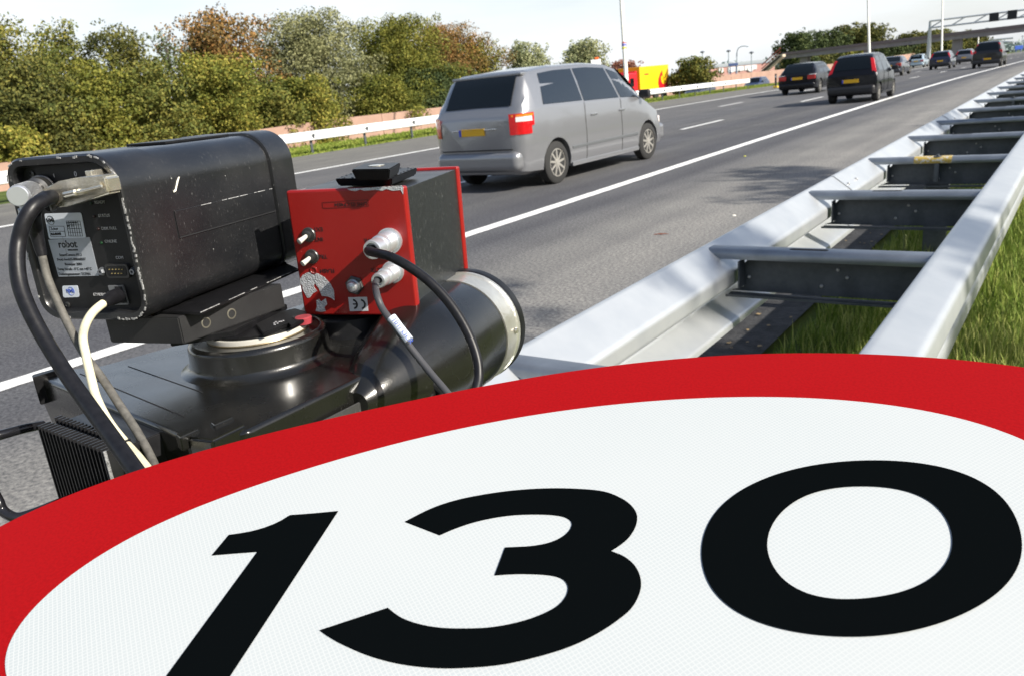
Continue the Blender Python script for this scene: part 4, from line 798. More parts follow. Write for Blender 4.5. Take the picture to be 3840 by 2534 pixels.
rpatch('torn_sticker', [(245, 975), (265, 945), (300, 925), (345, 925), (380, 935), (425, 960), (470, 1010), (495, 1060), (500, 1130), (470, 1110), (440, 1100), (405, 1098), (385, 1045), (358, 1008), (348, 1015), (350, 1035), (372, 1062), (340, 1080), (320, 1110), (300, 1112), (280, 1080), (265, 1045), (262, 1020), (250, 1008)], alu)
rpatch('torn_sticker', [(365, 1130), (385, 1120), (400, 1140), (435, 1115), (445, 1160), (425, 1180), (435, 1210), (400, 1215), (360, 1210), (370, 1170)], alu)
rpatch('mark_label', [(600, 1108), (738, 1105), (748, 1208), (612, 1210)], mat('label_grey', (.5, .51, .53), .4))
def rtext(s, x, y, hpx, m=inkb, v=-.0003, bold=0): return text('lettering', s, hpx/1.96/F0*.98/.68, m, rb, txM(rp_(x, y, v), (-1, 0, 0), (0, 0, -1)), .00012, 'LEFT', bold)
# writing on the box is upside down
rtext('LFMS 02-CP4034', 736, 409, 23); rtext('EXT', 412, 594, 27); rtext('INT', 412, 668, 27); rtext('TRG', 443, 795, 27); rtext('FLASH', 497, 900, 27); rtext('PWR', 800, 676, 27); rtext('CTR', 838, 893, 27)
def arc(cx, cy, r, a0, a1, w_=.0011):
    c_ = rp_(cx, cy, -.0005); b = B(); n_ = 14; o1 = [c_+Vector((math.cos(R(a0+(a1-a0)*i/n_)), 0, math.sin(R(a0+(a1-a0)*i/n_))))*(r+w_) for i in range(n_+1)]; o2 = [c_+Vector((math.cos(R(a0+(a1-a0)*i/n_)), 0, math.sin(R(a0+(a1-a0)*i/n_))))*(r-w_) for i in range(n_+1)][::-1]
    b.prism(o1+o2, (0, -.0002, 0)); b.build('lettering', inkb, rb, 0)
arc(692, 1158, .0052, -80, 80); arc(634, 1158, .0052, -80, 80); c_ = rp_(634, 1158, -.0005); b = B(); b.box(c_.x, c_.x+.0048, c_.y-.0002, c_.y, c_.z-.0008, c_.z+.0008); b.build('lettering', inkb, rb, 0)
b = B()
fr = [rp_(*q_, -.0002) for q_ in ((408, 413), (744, 392), (750, 440), (415, 455))]
for i in range(4):
    p_, q_ = fr[i], fr[(i+1) % 4]; d_ = (q_-p_).normalized(); n_ = Vector((-d_.z, 0, d_.x))*.00035; b.prism([p_-n_, q_-n_, q_+n_, p_+n_], (0, -.0002, 0))
b.build('label_frame', mat('dark_red_line', (.12, .005, .005), .5), rb, 0)
# switches, button, sockets
def outl(base_px, tip_px):          # length of a pin normal to the plate from its base and tip in the photo
    p = rp_(*base_px); best = (1e9, 0)
    for i in range(5, 90):
        L = i*.001; wpt = RM @ (p+Vector((0, -L, 0))); v = wpt-EYE; z = v.dot(fw); sx = (W0/2+F0*v.dot(rt)/z-1000)*1.96; sy = (H0/2-F0*v.dot(up)/z-550)*1.96; e_ = math.hypot(sx-tip_px[0], sy-tip_px[1])
        if e_ < best[0]: best = (e_, L)
    return p, best[1]
for bx, by in ((313, 648), (337, 808)):
    p = rp_(bx, by); sw = empty('toggle_switch'); sw.parent = rb; sw.location = p
    B().lathe([(.0085, 0), (.0085, .0022), (.0078, .003), (.0062, .003), (.0062, .0042), (.0055, .0042), (.0055, .0075), (.0045, .008), (.001, .008)], (0, 0, 0), (0, -1, 0), 6*4).build('nut', mat('dark_steel', (.1,)*3), sw)
    b = B(); b.tube([(0, -.006, 0), (-.001, -.012, -.002), (-.0035, -.0185, -.0045), (-.0038, -.0192, -.0048)], [.0022, .0027, .0033, .0018], 12); b.build('lever', mat('lever_plastic', (.55, .53, .48), .4), sw)
p = rp_(650, 1018); bt = empty('push_button'); bt.parent = rb; bt.location = p
B().lathe([(.0115, 0), (.0115, .0025), (.0105, .0035), (.0078, .0035)], (0, 0, 0), (0, -1, 0), 6).build('nut', mat('dark_steel', (.1,)*3), bt)
B().lathe([(.0082, .003), (.0082, .0062), (.0066, .007), (.0066, .005)], (0, 0, 0), (0, -1, 0), 24).build('collar', mat('nut_steel', (.3,)*3), bt)
B().lathe([(.0062, .004), (.0062, .0085), (.005, .0105), (.002, .0115), (.0001, .0117)], (0, 0, 0), (0, -1, 0), 24).build('cap', mat('bright_alu', (.6,)*3), bt)
p = rp_(345, 910); B().lathe([(.0048, 0), (.0045, .0008), (.0035, .001), (.003, .0002)], p, (0, -1, 0), 20).build('flash_lamp', mat('dark_red', (.2, .01, .01), .3), rb)
tips = []
for bxy, txy, r_ in (((912, 690), (772, 765), .0125), ((938, 915), (812, 982), .0105)):
    p, L = outl(bxy, txy); L = min(max(L, .03), .075); tips.append((p, L)); so_ = empty('socket_plug'); so_.parent = rb; so_.location = p
    B().lathe([(r_+.0015, 0), (r_+.0015, .002), (r_+.0022, .003), (r_+.0022, .006), (r_, .0065)], (0, 0, 0), (0, -1, 0), 32).build('ring_nut', mat('bright_alu', (.6,)*3), so_)
    prof = [(r_-.0005, .006)]
    for i in range(6): h_ = .008+i*L*.06; prof += [(r_-.0005, h_), (r_-.0012, h_+.0008), (r_-.0005, h_+.0016)]
    prof += [(r_-.001, L*.62), (r_-.0022, L*.64), (r_-.0018, L*.95), (r_-.0028, L), (r_-.005, L), (r_-.005, L-.004), (.001, L-.004)]
    B().lathe(prof, (0, 0, 0), (0, -1, 0), 32).build('barrel', mat('bright_alu', (.6,)*3), so_, 30)
tw = [RM @ (p+Vector((0, -L+.006, 0))) for p, L in tips]
def cable2(name, start, pts, r, m, label):
    dirn = (RM.to_3x3() @ Vector((0, -1, 0))).normalized(); P = catmull([start, start+dirn*.012]+[dep(x, y, d) for x, y, d in pts], 8); b = B(); b.tube(P, r, 16); o = b.build(name, m); return T(o, label, 'cable')
cable2('cable', tw[0], [(1475, 968, .80), (1590, 1040, .79), (1680, 1130, .785), (1745, 1230, .78), (1785, 1330, .775), (1795, 1410, .77), (1780, 1480, .76), (1765, 1560, .75)], .0049, rubber, 'black cable arching from the upper socket of the red box down to the right')
o = cable2('cable', tw[1], [(1412, 1100, .80), (1432, 1155, .79), (1475, 1215, .78), (1530, 1290, .775), (1600, 1380, .765), (1680, 1475, .75), (1740, 1550, .74)], .0035, mat('thin_grey', (.05, .05, .055), .5), 'thin dark cable with a white tag from the lower socket of the red box')
bpy.context.view_layer.update()
b = B(); b.tube([dep(1468, 1190, .781), dep(1500, 1233, .778), dep(1534, 1276, .7745)], .0048, 14); b.build('cable_tag', wlabel, o)
d_ = (dep(1530, 1272, .771)-dep(1470, 1193, .777)); zc = -(ray(1500, 1233)).normalized(); x_ = d_.normalized(); y_ = zc.cross(x_); mm = Matrix((x_, y_, zc)).transposed().to_4x4(); mm.translation = dep(1472, 1204, .774)
mm.translation = dep(1468, 1198, .774)
text('lettering', '101/ OCR', .0075, inkblue, o, mm, .0001)
# stepped mounting pad on top of the box
def rt_(x, y, c): return lp(RM, 1000+x/1.96, 550+y/1.96, 2, c)
def pad(P, zt_, zb_, inset, name):
    a, b_, c = [rt_(x, y, zt_) for x, y in P]; q = para(a, b_, c); cen = sum(q, Vector())/4; bq = [Vector((v.x+(cen.x-v.x)*inset, v.y+(cen.y-v.y)*inset, zb_)) for v in q]; bb = B(); bb.hexa(bq, q, .0015); return bb.build(name, satin, rb), q
_, q1 = pad(((497, 238), (918, 232), (1112, 155)), RH+.009, RH+.000, .08, 'pad_base')
_, q2 = pad(((617, 170), (905, 165), (988, 118)), RH+.0215, RH+.009, .16, 'pad_top')
b = B(); cen = sum(q2, Vector())/4; b.lathe([(.009, 0), (.009, .001), (.0001, .0016)], cen, (0, 0, 1), 20); b.build('screw', steel, rb)
b = B()
for i in range(4):
    for t_ in np.linspace(.12, .88, 6):
        p = q1[i].lerp(q1[(i+1) % 4], t_); p = p.lerp(sum(q1, Vector())/4, .1); b.lathe([(.0018, 0), (.0012, .0008), (.0001, .001)], p, (0, 0, 1), 8)
b.build('studs', mat('dark_steel', (.1,)*3), rb)
# ================================================================== VEHICLES
glassm = mat('car_glass', (.006, .009, .012), .05, spec=.3); tyre = mat('tyre', (.02, .02, .02), .85); sglass = mat('side_glass', (.055, .07, .088), .12, .75, spec=.5); rimm = mat('alloy', (.5, .48, .44), .35, .6); platem = mat('plate_yellow', (.75, .42, .01), .4)  # side glass: lighter blue-grey base imitates reflected sky
trimm = mat('trim_black', (.015, .015, .017), .45); tailr = mat('tail_red', (.5, .008, .01), .15, coat=.8); tailw = mat('tail_clear', (.75, .7, .68), .12, coat=.8); tailo = mat('tail_orange', (.75, .2, .02), .15, coat=.8); under = mat('underbody', (.01, .01, .01), .9)
def paint(n, c, metal=.55): return mat(n, c, .3, metal, coat=.8)
def car(name, loc, spec, paintm, label, cat='car', group=None, heading=0, detail=2, opp=False):
    """spec: dict(st=[(y,zb,zbelt,ztop,hwl,hwb,hwt)], wheels=(y_rear,y_front), wr, tw)"""
    root = empty(name, loc, heading); T(root, label, cat, group); st = spec['st']; ys = [s[0] for s in st]
    def P(y): return [float(np.interp(y, ys, [s[i] for s in st])) for i in range(1, 7)]
    yy = sorted(set([round(v, 3) for v in np.linspace(ys[0], ys[-1], 34)]+ys)); bm = bmesh.new(); rings = []
    def half(y):
        zb, zm, zt, a, c, t_ = P(y); mid = zb+(zm-zb)*.45; bulge = max(a, c)+.012
        return [(0, zb), (a*.88, zb), (a*.98, zb+.05), (a, zb+.14), (bulge, mid), (c, zm-.03), (c-.012, zm), (c*(.4)+t_*.6, zm+(zt-zm)*.55 if zt-zm > .05 else zm+(zt-zm)*.5), (t_, zt-.08 if zt-zm > .15 else zt-(zt-zm)*.3), (t_*.95, zt-.034 if zt-zm > .15 else zt-.008), (t_*.84, zt-.010 if zt-zm > .15 else zt-.003), (t_*.55, zt), (0, zt+.006)]
    for y in yy:
        h = half(y); ring = [bm.verts.new((x, y, z)) for x, z in h]+[bm.verts.new((-x, y, z)) for x, z in h[-2:0:-1]]; rings.append(ring)
    n = len(rings[0])
    for i in range(len(rings)-1):
        for k in range(n): bm.faces.new((rings[i][k], rings[i][(k+1) % n], rings[i+1][(k+1) % n], rings[i+1][k]))
    bm.faces.new(rings[0][::-1]); bm.faces.new(rings[-1]); bmesh.ops.recalc_face_normals(bm, faces=bm.faces[:]); me = bpy.data.meshes.new('body'); bm.to_mesh(me); bm.free()
    body = link('body', me, paintm, root, None)
    wr, tw_ = spec['wr'], spec['tw']; hw = max(s[4] for s in st)
    if detail >= 1:                  # cut the wheel arches
        cb = B()
        for wy in spec['wheels']:
            for s in (-1, 1): cb.lathe([(wr+.055, 0), (wr+.055, .3)], (s*(hw+.05), wy, wr+.005), (-s, 0, 0), 28)
        cu = cb.build('cut', under, None, None); cu.parent = root; md = body.modifiers.new('b', 'BOOLEAN'); md.object = cu; md.operation = 'DIFFERENCE'; md.solver = 'EXACT'
        bpy.context.view_layer.update(); new = bpy.data.meshes.new_from_object(body.evaluated_get(bpy.context.evaluated_depsgraph_get())); body.modifiers.clear(); body.data = new; new.name = 'body'
        if len(new.materials) == 0: new.materials.append(paintm)
        bpy.data.objects.remove(cu)
    sharp(body.data, 32)
    def side(y, t, s, off=.006):
        zb, zm, zt, a, c, tt = P(y); z0, z1 = zm, zt-.08; x = c-.012+(tt-c+.012)*t*(.9+.1*t); return Vector((s*(x+off), y, z0+(z1-z0)*t+off*.3))
    def patch(nm, f, m, th=None, nu=8, nv=4):
        V = [f(i/nu, j/nv) for j in range(nv+1) for i in range(nu+1)]; F = [(j*(nu+1)+i, j*(nu+1)+i+1, (j+1)*(nu+1)+i+1, (j+1)*(nu+1)+i) for j in range(nv) for i in range(nu)]; return pyd(nm, V, F, m, root, 60)
    for w_ in spec.get('side_windows', []):
        (a0, a1, b0, b1, t0, t1) = w_
        for s in (1, -1): patch('side_window', lambda u, v, s=s: side((a0+(a1-a0)*u)*(1-v)+(b0+(b1-b0)*u)*v, t0+(t1-t0)*v, s), sglass)
    def slope(ya, yb, x0, x1, u, v, off=.008):     # rear or front glass on the sloping top surface
        y = ya+(yb-ya)*v; p = P(y); dz = (P(yb)[2]-P(ya)[2])/(yb-ya); nn_ = Vector((0, -dz, 1)).normalized()*off; wd = x0+(x1-x0)*v; return Vector((wd*(2*u-1), y, p[2]+.006*(1-abs(2*u-1))))+nn_
    for nm, (ya, yb, x0, x1) in (('rear_window', spec['rear_glass']), ('windscreen', spec['front_glass'])): patch(nm, lambda u, v: slope(ya, yb, x0, x1, u, v), glassm)
    rw = None
    for wy in spec['wheels']:
        for s in (-1, 1):
            wt_ = empty('wheel', (s*tw_/2, wy, wr)); wt_.parent = root; ax_ = (s, 0, 0)
            B().lathe([(wr*.62, -.09), (wr*.9, -.10), (wr, -.07), (wr, .07), (wr*.92, .095), (wr*.68, .10), (wr*.66, .08)], (0, 0, 0), ax_, 32).build('tyre', tyre, wt_, 40)
            b = B(); b.lathe([(wr*.66, .05), (wr*.66, .09), (wr*.62, .092), (wr*.60, .04), (.001, .03)], (0, 0, 0), ax_, 32)
            if detail >= 1:
                ns = spec.get('spokes', 7)
                for k_ in range(ns):
                    a_ = 2*math.pi*k_/ns; M_ = Matrix.Rotation(a_, 4, 'X'); b.hexa([M_ @ Vector((s*.03, -.028, .0)), M_ @ Vector((s*.03, .028, .0)), M_ @ Vector((s*.03, .018, wr*.62)), M_ @ Vector((s*.03, -.018, wr*.62))], [M_ @ Vector((s*.088, -.02, .0)), M_ @ Vector((s*.088, .02, .0)), M_ @ Vector((s*.082, .014, wr*.62)), M_ @ Vector((s*.082, -.014, wr*.62))])
                b.lathe([(.05, .03), (.05, .094), (.001, .097)], (0, 0, 0), ax_, 16)
            b.build('rim', rimm, wt_, 40)
    ln = ys[-1]; zb0 = st[0][1]; hw0 = st[0][4]
    # rear bumper, plate, lights
    bz0, bz1 = spec['bumper']; b = B(); hb = P(.12)[3]
    b.box(-hb+.02, hb-.02, -.07, .30, bz0, bz1, .11, 5); b.build('rear_bumper', spec.get('bumper_mat', paintm), root)
    hf = P(ln-.22)[3]; b = B(); b.box(-hf+.02, hf-.02, ln-.42, ln+.02, bz0, bz1, .09, 4); b.build('front_bumper', spec.get('bumper_mat', paintm), root)
    px_, pz = spec['plate']; yb_ = spec.get('plate_y', -.012)
    b = B(); b.box(px_-.26, px_+.26, yb_-.012, yb_, pz-.055, pz+.055, .004); pl = b.build('number_plate', platem, root)
    if detail >= 1: b = B(); b.box(px_-.26, px_-.215, yb_-.015, yb_-.011, pz-.053, pz+.053); b.build('country_band', mat('eu_blue', (.02, .06, .5), .4), pl)
    def bodyx(y, z): h = half(y)[2:9]; return float(np.interp(z, [q[1] for q in h], [q[0] for q in h]))
    for nm, (y0, y1, z0, z1, dy), m_ in spec.get('wrap_lights', []):
        for s in (-1, 1): patch(nm, lambda u, v, s=s: Vector((s*(max(P(y0+(y1-y0)*u)[3], P(y0+(y1-y0)*u)[4])+(.022 if m_ is tailr else .027)), y0+(y1-y0)*u-.006, z0+(z1-z0)*v)), m_, nu=10, nv=5)
    for s in (-1, 1):
        for nm, (x0, x1, y0, y1, z0, z1), m_ in spec['lights']:
            b = B(); b.box(*sorted((s*x0, s*x1)), y0, y1, z0, z1, .018, 2); b.build(nm, m_, root)
        my, mz = spec['mirror']; hx = P(my)[4]
        b = B(); b.box(*sorted((s*(hx-.02), s*(hx+.2))), my-.05, my+.07, mz, mz+.15, .04, 2); b.build('mirror', spec.get('mirror_mat', paintm), root)
        for hy in spec.get('handles', []): b = B(); b.box(*sorted((s*(P(hy)[4]-.01), s*(P(hy)[4]+.03))), hy-.1, hy+.1, spec['hz'], spec['hz']+.03, .008); b.build('door_handle', spec.get('handle_mat', paintm), root)
        for hy in spec.get('seams', []): 
            q = [Vector((s*(x+.0035), hy, z)) for x, z in half(hy)[2:7]]; b = B(); b.tube(q, .0035, 6); b.build('door_seam', under, root, 0)
        b = B(); zl_ = st[len(st)//2][1]; b.box(*sorted((s*(hw-.05), s*(hw+.012))), spec['wheels'][0]+wr+.08, spec['wheels'][1]-wr-.08, zl_+.0, zl_+.07, .01); b.build('sill', spec.get('sill_mat', trimm), root)
        if 'rubstrip' in spec: zz = spec['rubstrip']; b = B(); b.box(*sorted((s*(hw-.03), s*(hw+.022))), spec['wheels'][0]+wr+.1, spec['wheels'][1]-wr-.1, zz, zz+.05, .01); b.build('rubbing_strip', spec.get('strip_mat', trimm), root)
    b = B(); b.box(-hw*.8, hw*.8, .15, ln-.15, zb0-.03, zb0+.06); b.build('underbody', under, root)
    b = B(); b.tube([(-hw*.45, -.03, zb0+.02), (-hw*.45, .3, zb0+.02)], .03, 10); b.build('exhaust', trimm, root)
    for nm, f in spec.get('extra', []): f(root)
    return root
def wiper(y, z, L):
    def f(root): b = B(); b.tube([(0, y-.02, z), (L*.5, y-.0, z+.05), (L, y+.01, z+.06)], .009, 6); b.build('rear_wiper', trimm, root)
    return ('wiper', f)
VAN0 = dict(st=[(0, .34, .98, .99, .84, .90, .80), (.03, .27, 1.02, 1.04, .92, .965, .86), (.10, .25, 1.05, 1.10, .96, .985, .88), (.20, .24, 1.07, 1.30, .975, .99, .87), (.40, .23, 1.07, 1.66, .98, .995, .83), (.58, .22, 1.07, 1.745, .985, 1.0, .80), (1.2, .22, 1.06, 1.79, .99, 1.0, .78), (2.2, .22, 1.05, 1.80, .99, 1.0, .78), (2.9, .22, 1.04, 1.76, .99, 1.0, .78), (3.25, .22, 1.03, 1.68, .99, .995, .78), (3.65, .22, 1.03, 1.42, .985, .98, .76), (4.05, .22, 1.02, 1.10, .98, .96, .80), (4.15, .22, 1.00, 1.04, .975, .95, .80), (4.6, .23, .90, .93, .95, .90, .74), (4.95, .26, .72, .75, .86, .80, .66), (5.05, .32, .60, .62, .74, .70, .6)],
    wheels=(.90, 4.00), wr=.335, tw=1.76, spokes=9, side_windows=[(.62, 1.75, .78, 1.75, .06, .98), (1.80, 2.95, 1.80, 2.80, .04, .98), (3.02, 3.92, 2.86, 3.30, .04, .95)], rear_glass=(.13, .50, .76, .70), front_glass=(4.02, 3.30, .80, .70), bumper=(.30, .62), plate=(-.05, .86), plate_y=-.008, lights=[('tail_light', (.80, .985, .0, .30, 1.0, 1.13), tailo), ('tail_light_lens', (.83, 1.0, .01, .28, .90, 1.01), tailw), ('tail_light', (.80, .99, -.01, .28, .72, .91), tailr), ('headlight', (.55, .85, 4.72, 4.98, .62, .76), tailw)],
    mirror=(3.75, 1.02), mirror_mat=trimm, handles=(2.05, 3.0), hz=.88, handle_mat=mat('chrome', (.7, .7, .7), .2, .9), seams=(1.78, 2.98), rubstrip=.50, strip_mat=mat('van_strip', (.18, .19, .2), .3, .5), sill_mat=paint('van_paint', (.26, .265, .28)), extra=[wiper(.10, 1.1, .4), ('spoiler', lambda root: B().box(-.7, .7, .40, .70, 1.72, 1.765, .015).build('roof_spoiler', paint('van_paint', (.3,)*3), root)), ('brake', lambda root: B().box(-.2, .2, .46, .52, 1.70, 1.72, .005).build('brake_light', tailr, root)),
      ('tailgate', lambda root: B().box(-.72, .72, -.012, .03, .64, .655, .004).build('tailgate_seam', under, root)), ('trimb', lambda root: B().box(-.45, .45, -.02, .03, .955, .975, .006).build('chrome_strip', mat('chrome', (.7,)*3), root))])
VAN = dict(VAN0); VAN['st'] = [(y if y < 4.3 else 4.3+(y-4.3)*.72, a, b_, c, d*.94, e*.94, f*.94) for y, a, b_, c, d, e, f in VAN0['st']]; VAN['tw'] = 1.66; VAN['rear_glass'] = (.13, .50, .66, .60); VAN['front_glass'] = (4.02, 3.30, .75, .66)
VAN['lights'] = [('headlight', (.5, .8, 4.5, 4.72, .62, .76), tailw)]; VAN['wrap_lights'] = [('tail_light', (.01, .30, 1.125, 1.155, .0), tailo), ('tail_light', (.0, .32, .98, 1.17, .0), tailr), ('tail_light_lens', (.03, .27, 1.05, 1.12, .0), tailw), ('tail_light', (.0, .26, .86, .98, .0), tailr)]
def rnd(t):
    y, a, b_, c, d, e, f = t; k_ = float(np.interp(y, [0, .05, .12, .25, .45], [.80, .90, .955, .99, 1.0])); return (y, a, b_, c, d*k_, e*k_, f*min(1, k_+.03)*.975)
def lift(t):
    y, a, b_, c, d, e, f = t; kb_ = float(np.interp(y, [0, .5, 3.6, 4.0, 4.2, 4.9], [.12, .16, .14, .05, -.02, -.04])); kt = kb_ if c-b_ < .12 else max(.05, kb_*float(np.interp(c-b_, [.1, .6], [1, .35]))); return (y, a, b_+kb_, c+kt, d, e, f)
VAN['st'] = [lift(t) for t in VAN['st']]; VAN['mirror'] = (3.75, 1.14); VAN['hz'] = .98; VAN['plate'] = (-.05, .93)
VAN['st'] = [rnd(t) for t in VAN['st']]
P1, P2 = at(2085, 690), at(2430, 597); hd = math.atan2(-(P2.x-P1.x), P2.y-P1.y)
vp = (P1+P2)/2; va = Vector((math.cos(hd), math.sin(hd), 0)); vb = Vector((-math.sin(hd), math.cos(hd), 0)); 
v0 = vp-va*.88-vb*2.44
car('van', (v0.x, v0.y, 0), VAN, paint('van_paint', (.26, .265, .28)), 'silver grey family van, the nearest vehicle on the motorway', 'van', None, hd)
GC = 'dark cars driving away on the motorway'
blk = mat('black_paint', (.005, .0055, .008), .22, .0, spec=.25, coat=.15)
def hatch(L=3.55, H=1.54, W=1.58, tall=1):
    h = W/2
    return dict(st=[(0, .32, .86, .87, h*.88, h*.90, h*.82), (.04, .26, .90, .93, h*.95, h*.97, h*.88), (.10, .24, .92, 1.02, h*.98, h*.99, h*.88), (.24, .23, .93, H-.24, h*.98, h*.99, h*.80), (.38, .22, .93, H-.08, h*.99, h, h*.74), (.6, .22, .93, H-.02, h, h, h*.72), (L*.48, .22, .92, H, h, h, h*.72), (L*.62, .22, .91, H-.06, h, h, h*.72), (L*.72, .22, .90, H-.3, h, h*.98, h*.78), (L*.81, .22, .89, .96, h, h*.96, h*.8), (L*.9, .24, .80, .84, h*.96, h*.9, h*.76), (L, .32, .6, .62, h*.8, h*.76, h*.64)],
      wheels=(.52, L-.68), wr=.28, tw=W-.2, spokes=6, side_windows=[(.42, L*.30, .52, L*.30, .08, .95), (L*.32, L*.50, L*.32, L*.50, .04, .95), (L*.52, L*.72, L*.52, L*.62, .04, .95)], rear_glass=(.115, .35, h*.74, h*.60), front_glass=(L*.80, L*.63, h*.76, h*.68), bumper=(.26, .56), bumper_mat=trimm, plate=(-.02, .70), plate_y=-.015,
      lights=[('tail_light', (h*.80, h*.98, .06, .26, .62, .82), tailr), ('tail_light_lens', (h*.82, h*.985, .04, .24, .82, .92), tailw), ('headlight', (h*.5, h*.8, L-.3, L-.08, .6, .72), tailw)], mirror=(L*.7, .90), mirror_mat=trimm, seams=(L*.31, L*.51), extra=[('pillar_lights', lambda root: pillar(root, h, H)), ('badge', lambda root: B().lathe([(.05, 0), (.05, .01), (.01, .014)], (0, .035, .845), (0, -1, 0), 16).build('badge', mat('chrome', (.7,)*3), root)), wiper(.11, .96, .3)])
def pillar(root, h, H):
    for s in (-1, 1):
        lo4 = [(s*h*.80, .03, .90), (s*h*.975, .05, .90), (s*h*.975, .2, .90), (s*h*.80, .2, .90)]; hi4 = [(s*h*.64, .29, H-.16), (s*h*.77, .30, H-.16), (s*h*.77, .42, H-.16), (s*h*.64, .40, H-.16)]
        b = B(); b.hexa(lo4, hi4, .015); b.build('tail_light', tailr, root)
def rear_at(px, py, dy=.0): p = at(px, py); return (p.x, p.y+dy, p.z)
pA, pB = at(3125, 387), at(3290, 380); c_ = (pA+pB)/2
car('car', (c_.x, c_.y-.62, c_.z), hatch(), blk, 'small boxy black hatchback with tall red tail lights, just right of the lower black wagon', 'car', GC)
def wagon(L=4.45, H=1.42, W=1.76, sedan=False, lm=None):
    h = W/2; rg = (.13, .62, h*.72, h*.62)
    st = [(0, .34, .86, .87, h*.86, h*.9, h*.8), (.04, .27, .90, .92, h*.94, h*.97, h*.86), (.12, .25, .91, .98, h*.98, h*.99, h*.86), (.40, .23, .91, H-.16, h, h, h*.80), (.66, .22, .91, H-.02, h, h, h*.74), (L*.5, .22, .90, H, h, h, h*.74), (L*.58, .22, .89, H-.06, h, h, h*.74), (L*.66, .22, .88, H-.3, h, h*.98, h*.76), (L*.72, .22, .87, .92, h, h*.96, h*.82), (L*.86, .24, .80, .84, h*.97, h*.92, h*.78), (L*.97, .3, .64, .68, h*.86, h*.8, h*.68), (L, .36, .56, .58, h*.78, h*.72, h*.6)]
    if sedan: st = [(0, .34, .84, .86, h*.86, h*.9, h*.8), (.05, .27, .90, .94, h*.94, h*.97, h*.86), (.50, .23, .92, .97, h*.99, h, h*.84), (.62, .23, .92, 1.0, h, h, h*.82), (1.15, .22, .91, H-.05, h, h, h*.72), (1.4, .22, .91, H, h, h, h*.72)]+st[5:]; rg = (.66, 1.14, h*.74, h*.62)
    return dict(st=st, wheels=(.85, L-.82), wr=.31, tw=W-.2, spokes=5, side_windows=[(.8 if not sedan else 1.2, L*.33, .95 if not sedan else 1.5, L*.34, .1, .93), (L*.345, L*.5, L*.35, L*.5, .06, .93), (L*.515, L*.65, L*.515, L*.58, .06, .93)], rear_glass=rg, front_glass=(L*.715, L*.59, h*.74, h*.64), bumper=(.27, .56), plate=(0, .74), plate_y=-.01,
      lights=[('tail_light', (h*.56, h*.97, -.01, .16, .68, .86), tailr), ('tail_light_lens', (h*.62, h*.985, .02, .2, .86, .91), lm or tailw), ('headlight', (h*.5, h*.8, L-.25, L-.06, .56, .68), tailw)], mirror=(L*.64, .86), mirror_mat=trimm, seams=(L*.34, L*.51))
pA, pB = at(2945, 358), at(3075, 348); c_ = (pA+pB)/2
car('car', (c_.x-.03, c_.y-.9, c_.z), wagon(), blk, 'low black wagon in the left lane with a yellow plate', 'car', GC)
def place(px, py, W_, wide_px):
    p = at(px, py); return (p.x, p.y, p.z)
car('car', place(3330, 290, 0, 0), wagon(4.4, 1.38, 1.7, True, tailo), paint('dark_silver', (.05, .055, .07), .4), 'dark saloon with an orange red tail light, partly behind the boxy black hatchback', 'car', GC, detail=1)
car('car', place(3432, 257, 0, 0), wagon(4.2, 1.5, 1.72), paint('light_blue', (.35, .45, .52), .4), 'pale blue car in the left lane in front of the gantry leg', 'car', 'pale cars driving away on the motorway', detail=1)
car('car', place(3522, 262, 0, 0), hatch(3.9, 1.5, 1.68), paint('navy', (.015, .02, .045), .3), 'dark blue hatchback in the middle lane ahead of the dark saloon', 'car', GC, detail=1)
car('car', place(3612, 243, 0, 0), hatch(4.2, 1.55, 1.75), paint('grey_paint', (.16, .17, .2), .4), 'grey hatchback further ahead between the blue hatchback and the black off-roader', 'car', 'pale cars driving away on the motorway', detail=1)
SUV = hatch(4.5, 1.82, 1.88); SUV['wr'] = .36; SUV['lights'] = [('tail_light', (.74, .93, .04, .24, .95, 1.2), tailr), ('headlight', (.5, .8, 4.2, 4.44, .7, .85), tailw)]; SUV['plate'] = (0, .62)
SUV['st'] = [tuple([s[0], s[1]+.12, s[2]+.12, s[3]+(.0 if s[3] > 1.3 else .14), s[4], s[5], s[6]]) for s in SUV['st']]
car('car', place(3698, 256, 0, 0), SUV, mat('suv_black', (.008, .008, .009), .3, coat=.3), 'tall black off-roader nearest to the right white edge line', 'car', GC, detail=1)
GO = 'cars on the opposite carriageway'
for px, py, X_, lab, col in ((2625, 322, -32, 'dark car behind the crash barrier, nearer the yellow lorry', (.03, .035, .06)), (2838, 290, -32, 'dark blue car behind the crash barrier, nearer the footbridge', (.02, .035, .09))):
    p = onX(px, py, X_); g = gz(p.x, p.y); car('car', (p.x, p.y+2, g), wagon(4.4, 1.45, 1.74), paint('opp_%d' % px, col, .3), lab, 'car', GO, math.pi, detail=0)
# ---- yellow and red lorry on the far side
lx = -37.5; A_ = onX(2508, 300, lx); C_ = onX(2400, 300, lx); gL = gz(lx, C_.y)
lor = empty('lorry', (lx, C_.y, gL)); T(lor, 'yellow box lorry with red cab and a red hook mark on its side', 'lorry'); Lb = A_.y-C_.y
ztop = onX(2508, 240, lx).z-gL; ztop0 = onX(2403, 254, lx).z-gL; zbot = .9
yel = mat('lorry_yellow', (.8, .48, .01), .4); redl = mat('lorry_red', (.6, .012, .02), .4)
b = B(); b.box(-2.4, 0, 0, Lb, zbot, (ztop+ztop0)/2, .03); b.build('box', yel, lor)
h_ = (ztop+ztop0)/2
b = B(); b.box(-2.3, -.1, -2.6, -.35, .7, h_-.5, .15, 3); b.build('cab', redl, lor)
b = B(); b.box(-2.2, -.2, -.6, -.1, .5, h_-.35, .1); b.build('cab_fairing', redl, lor)
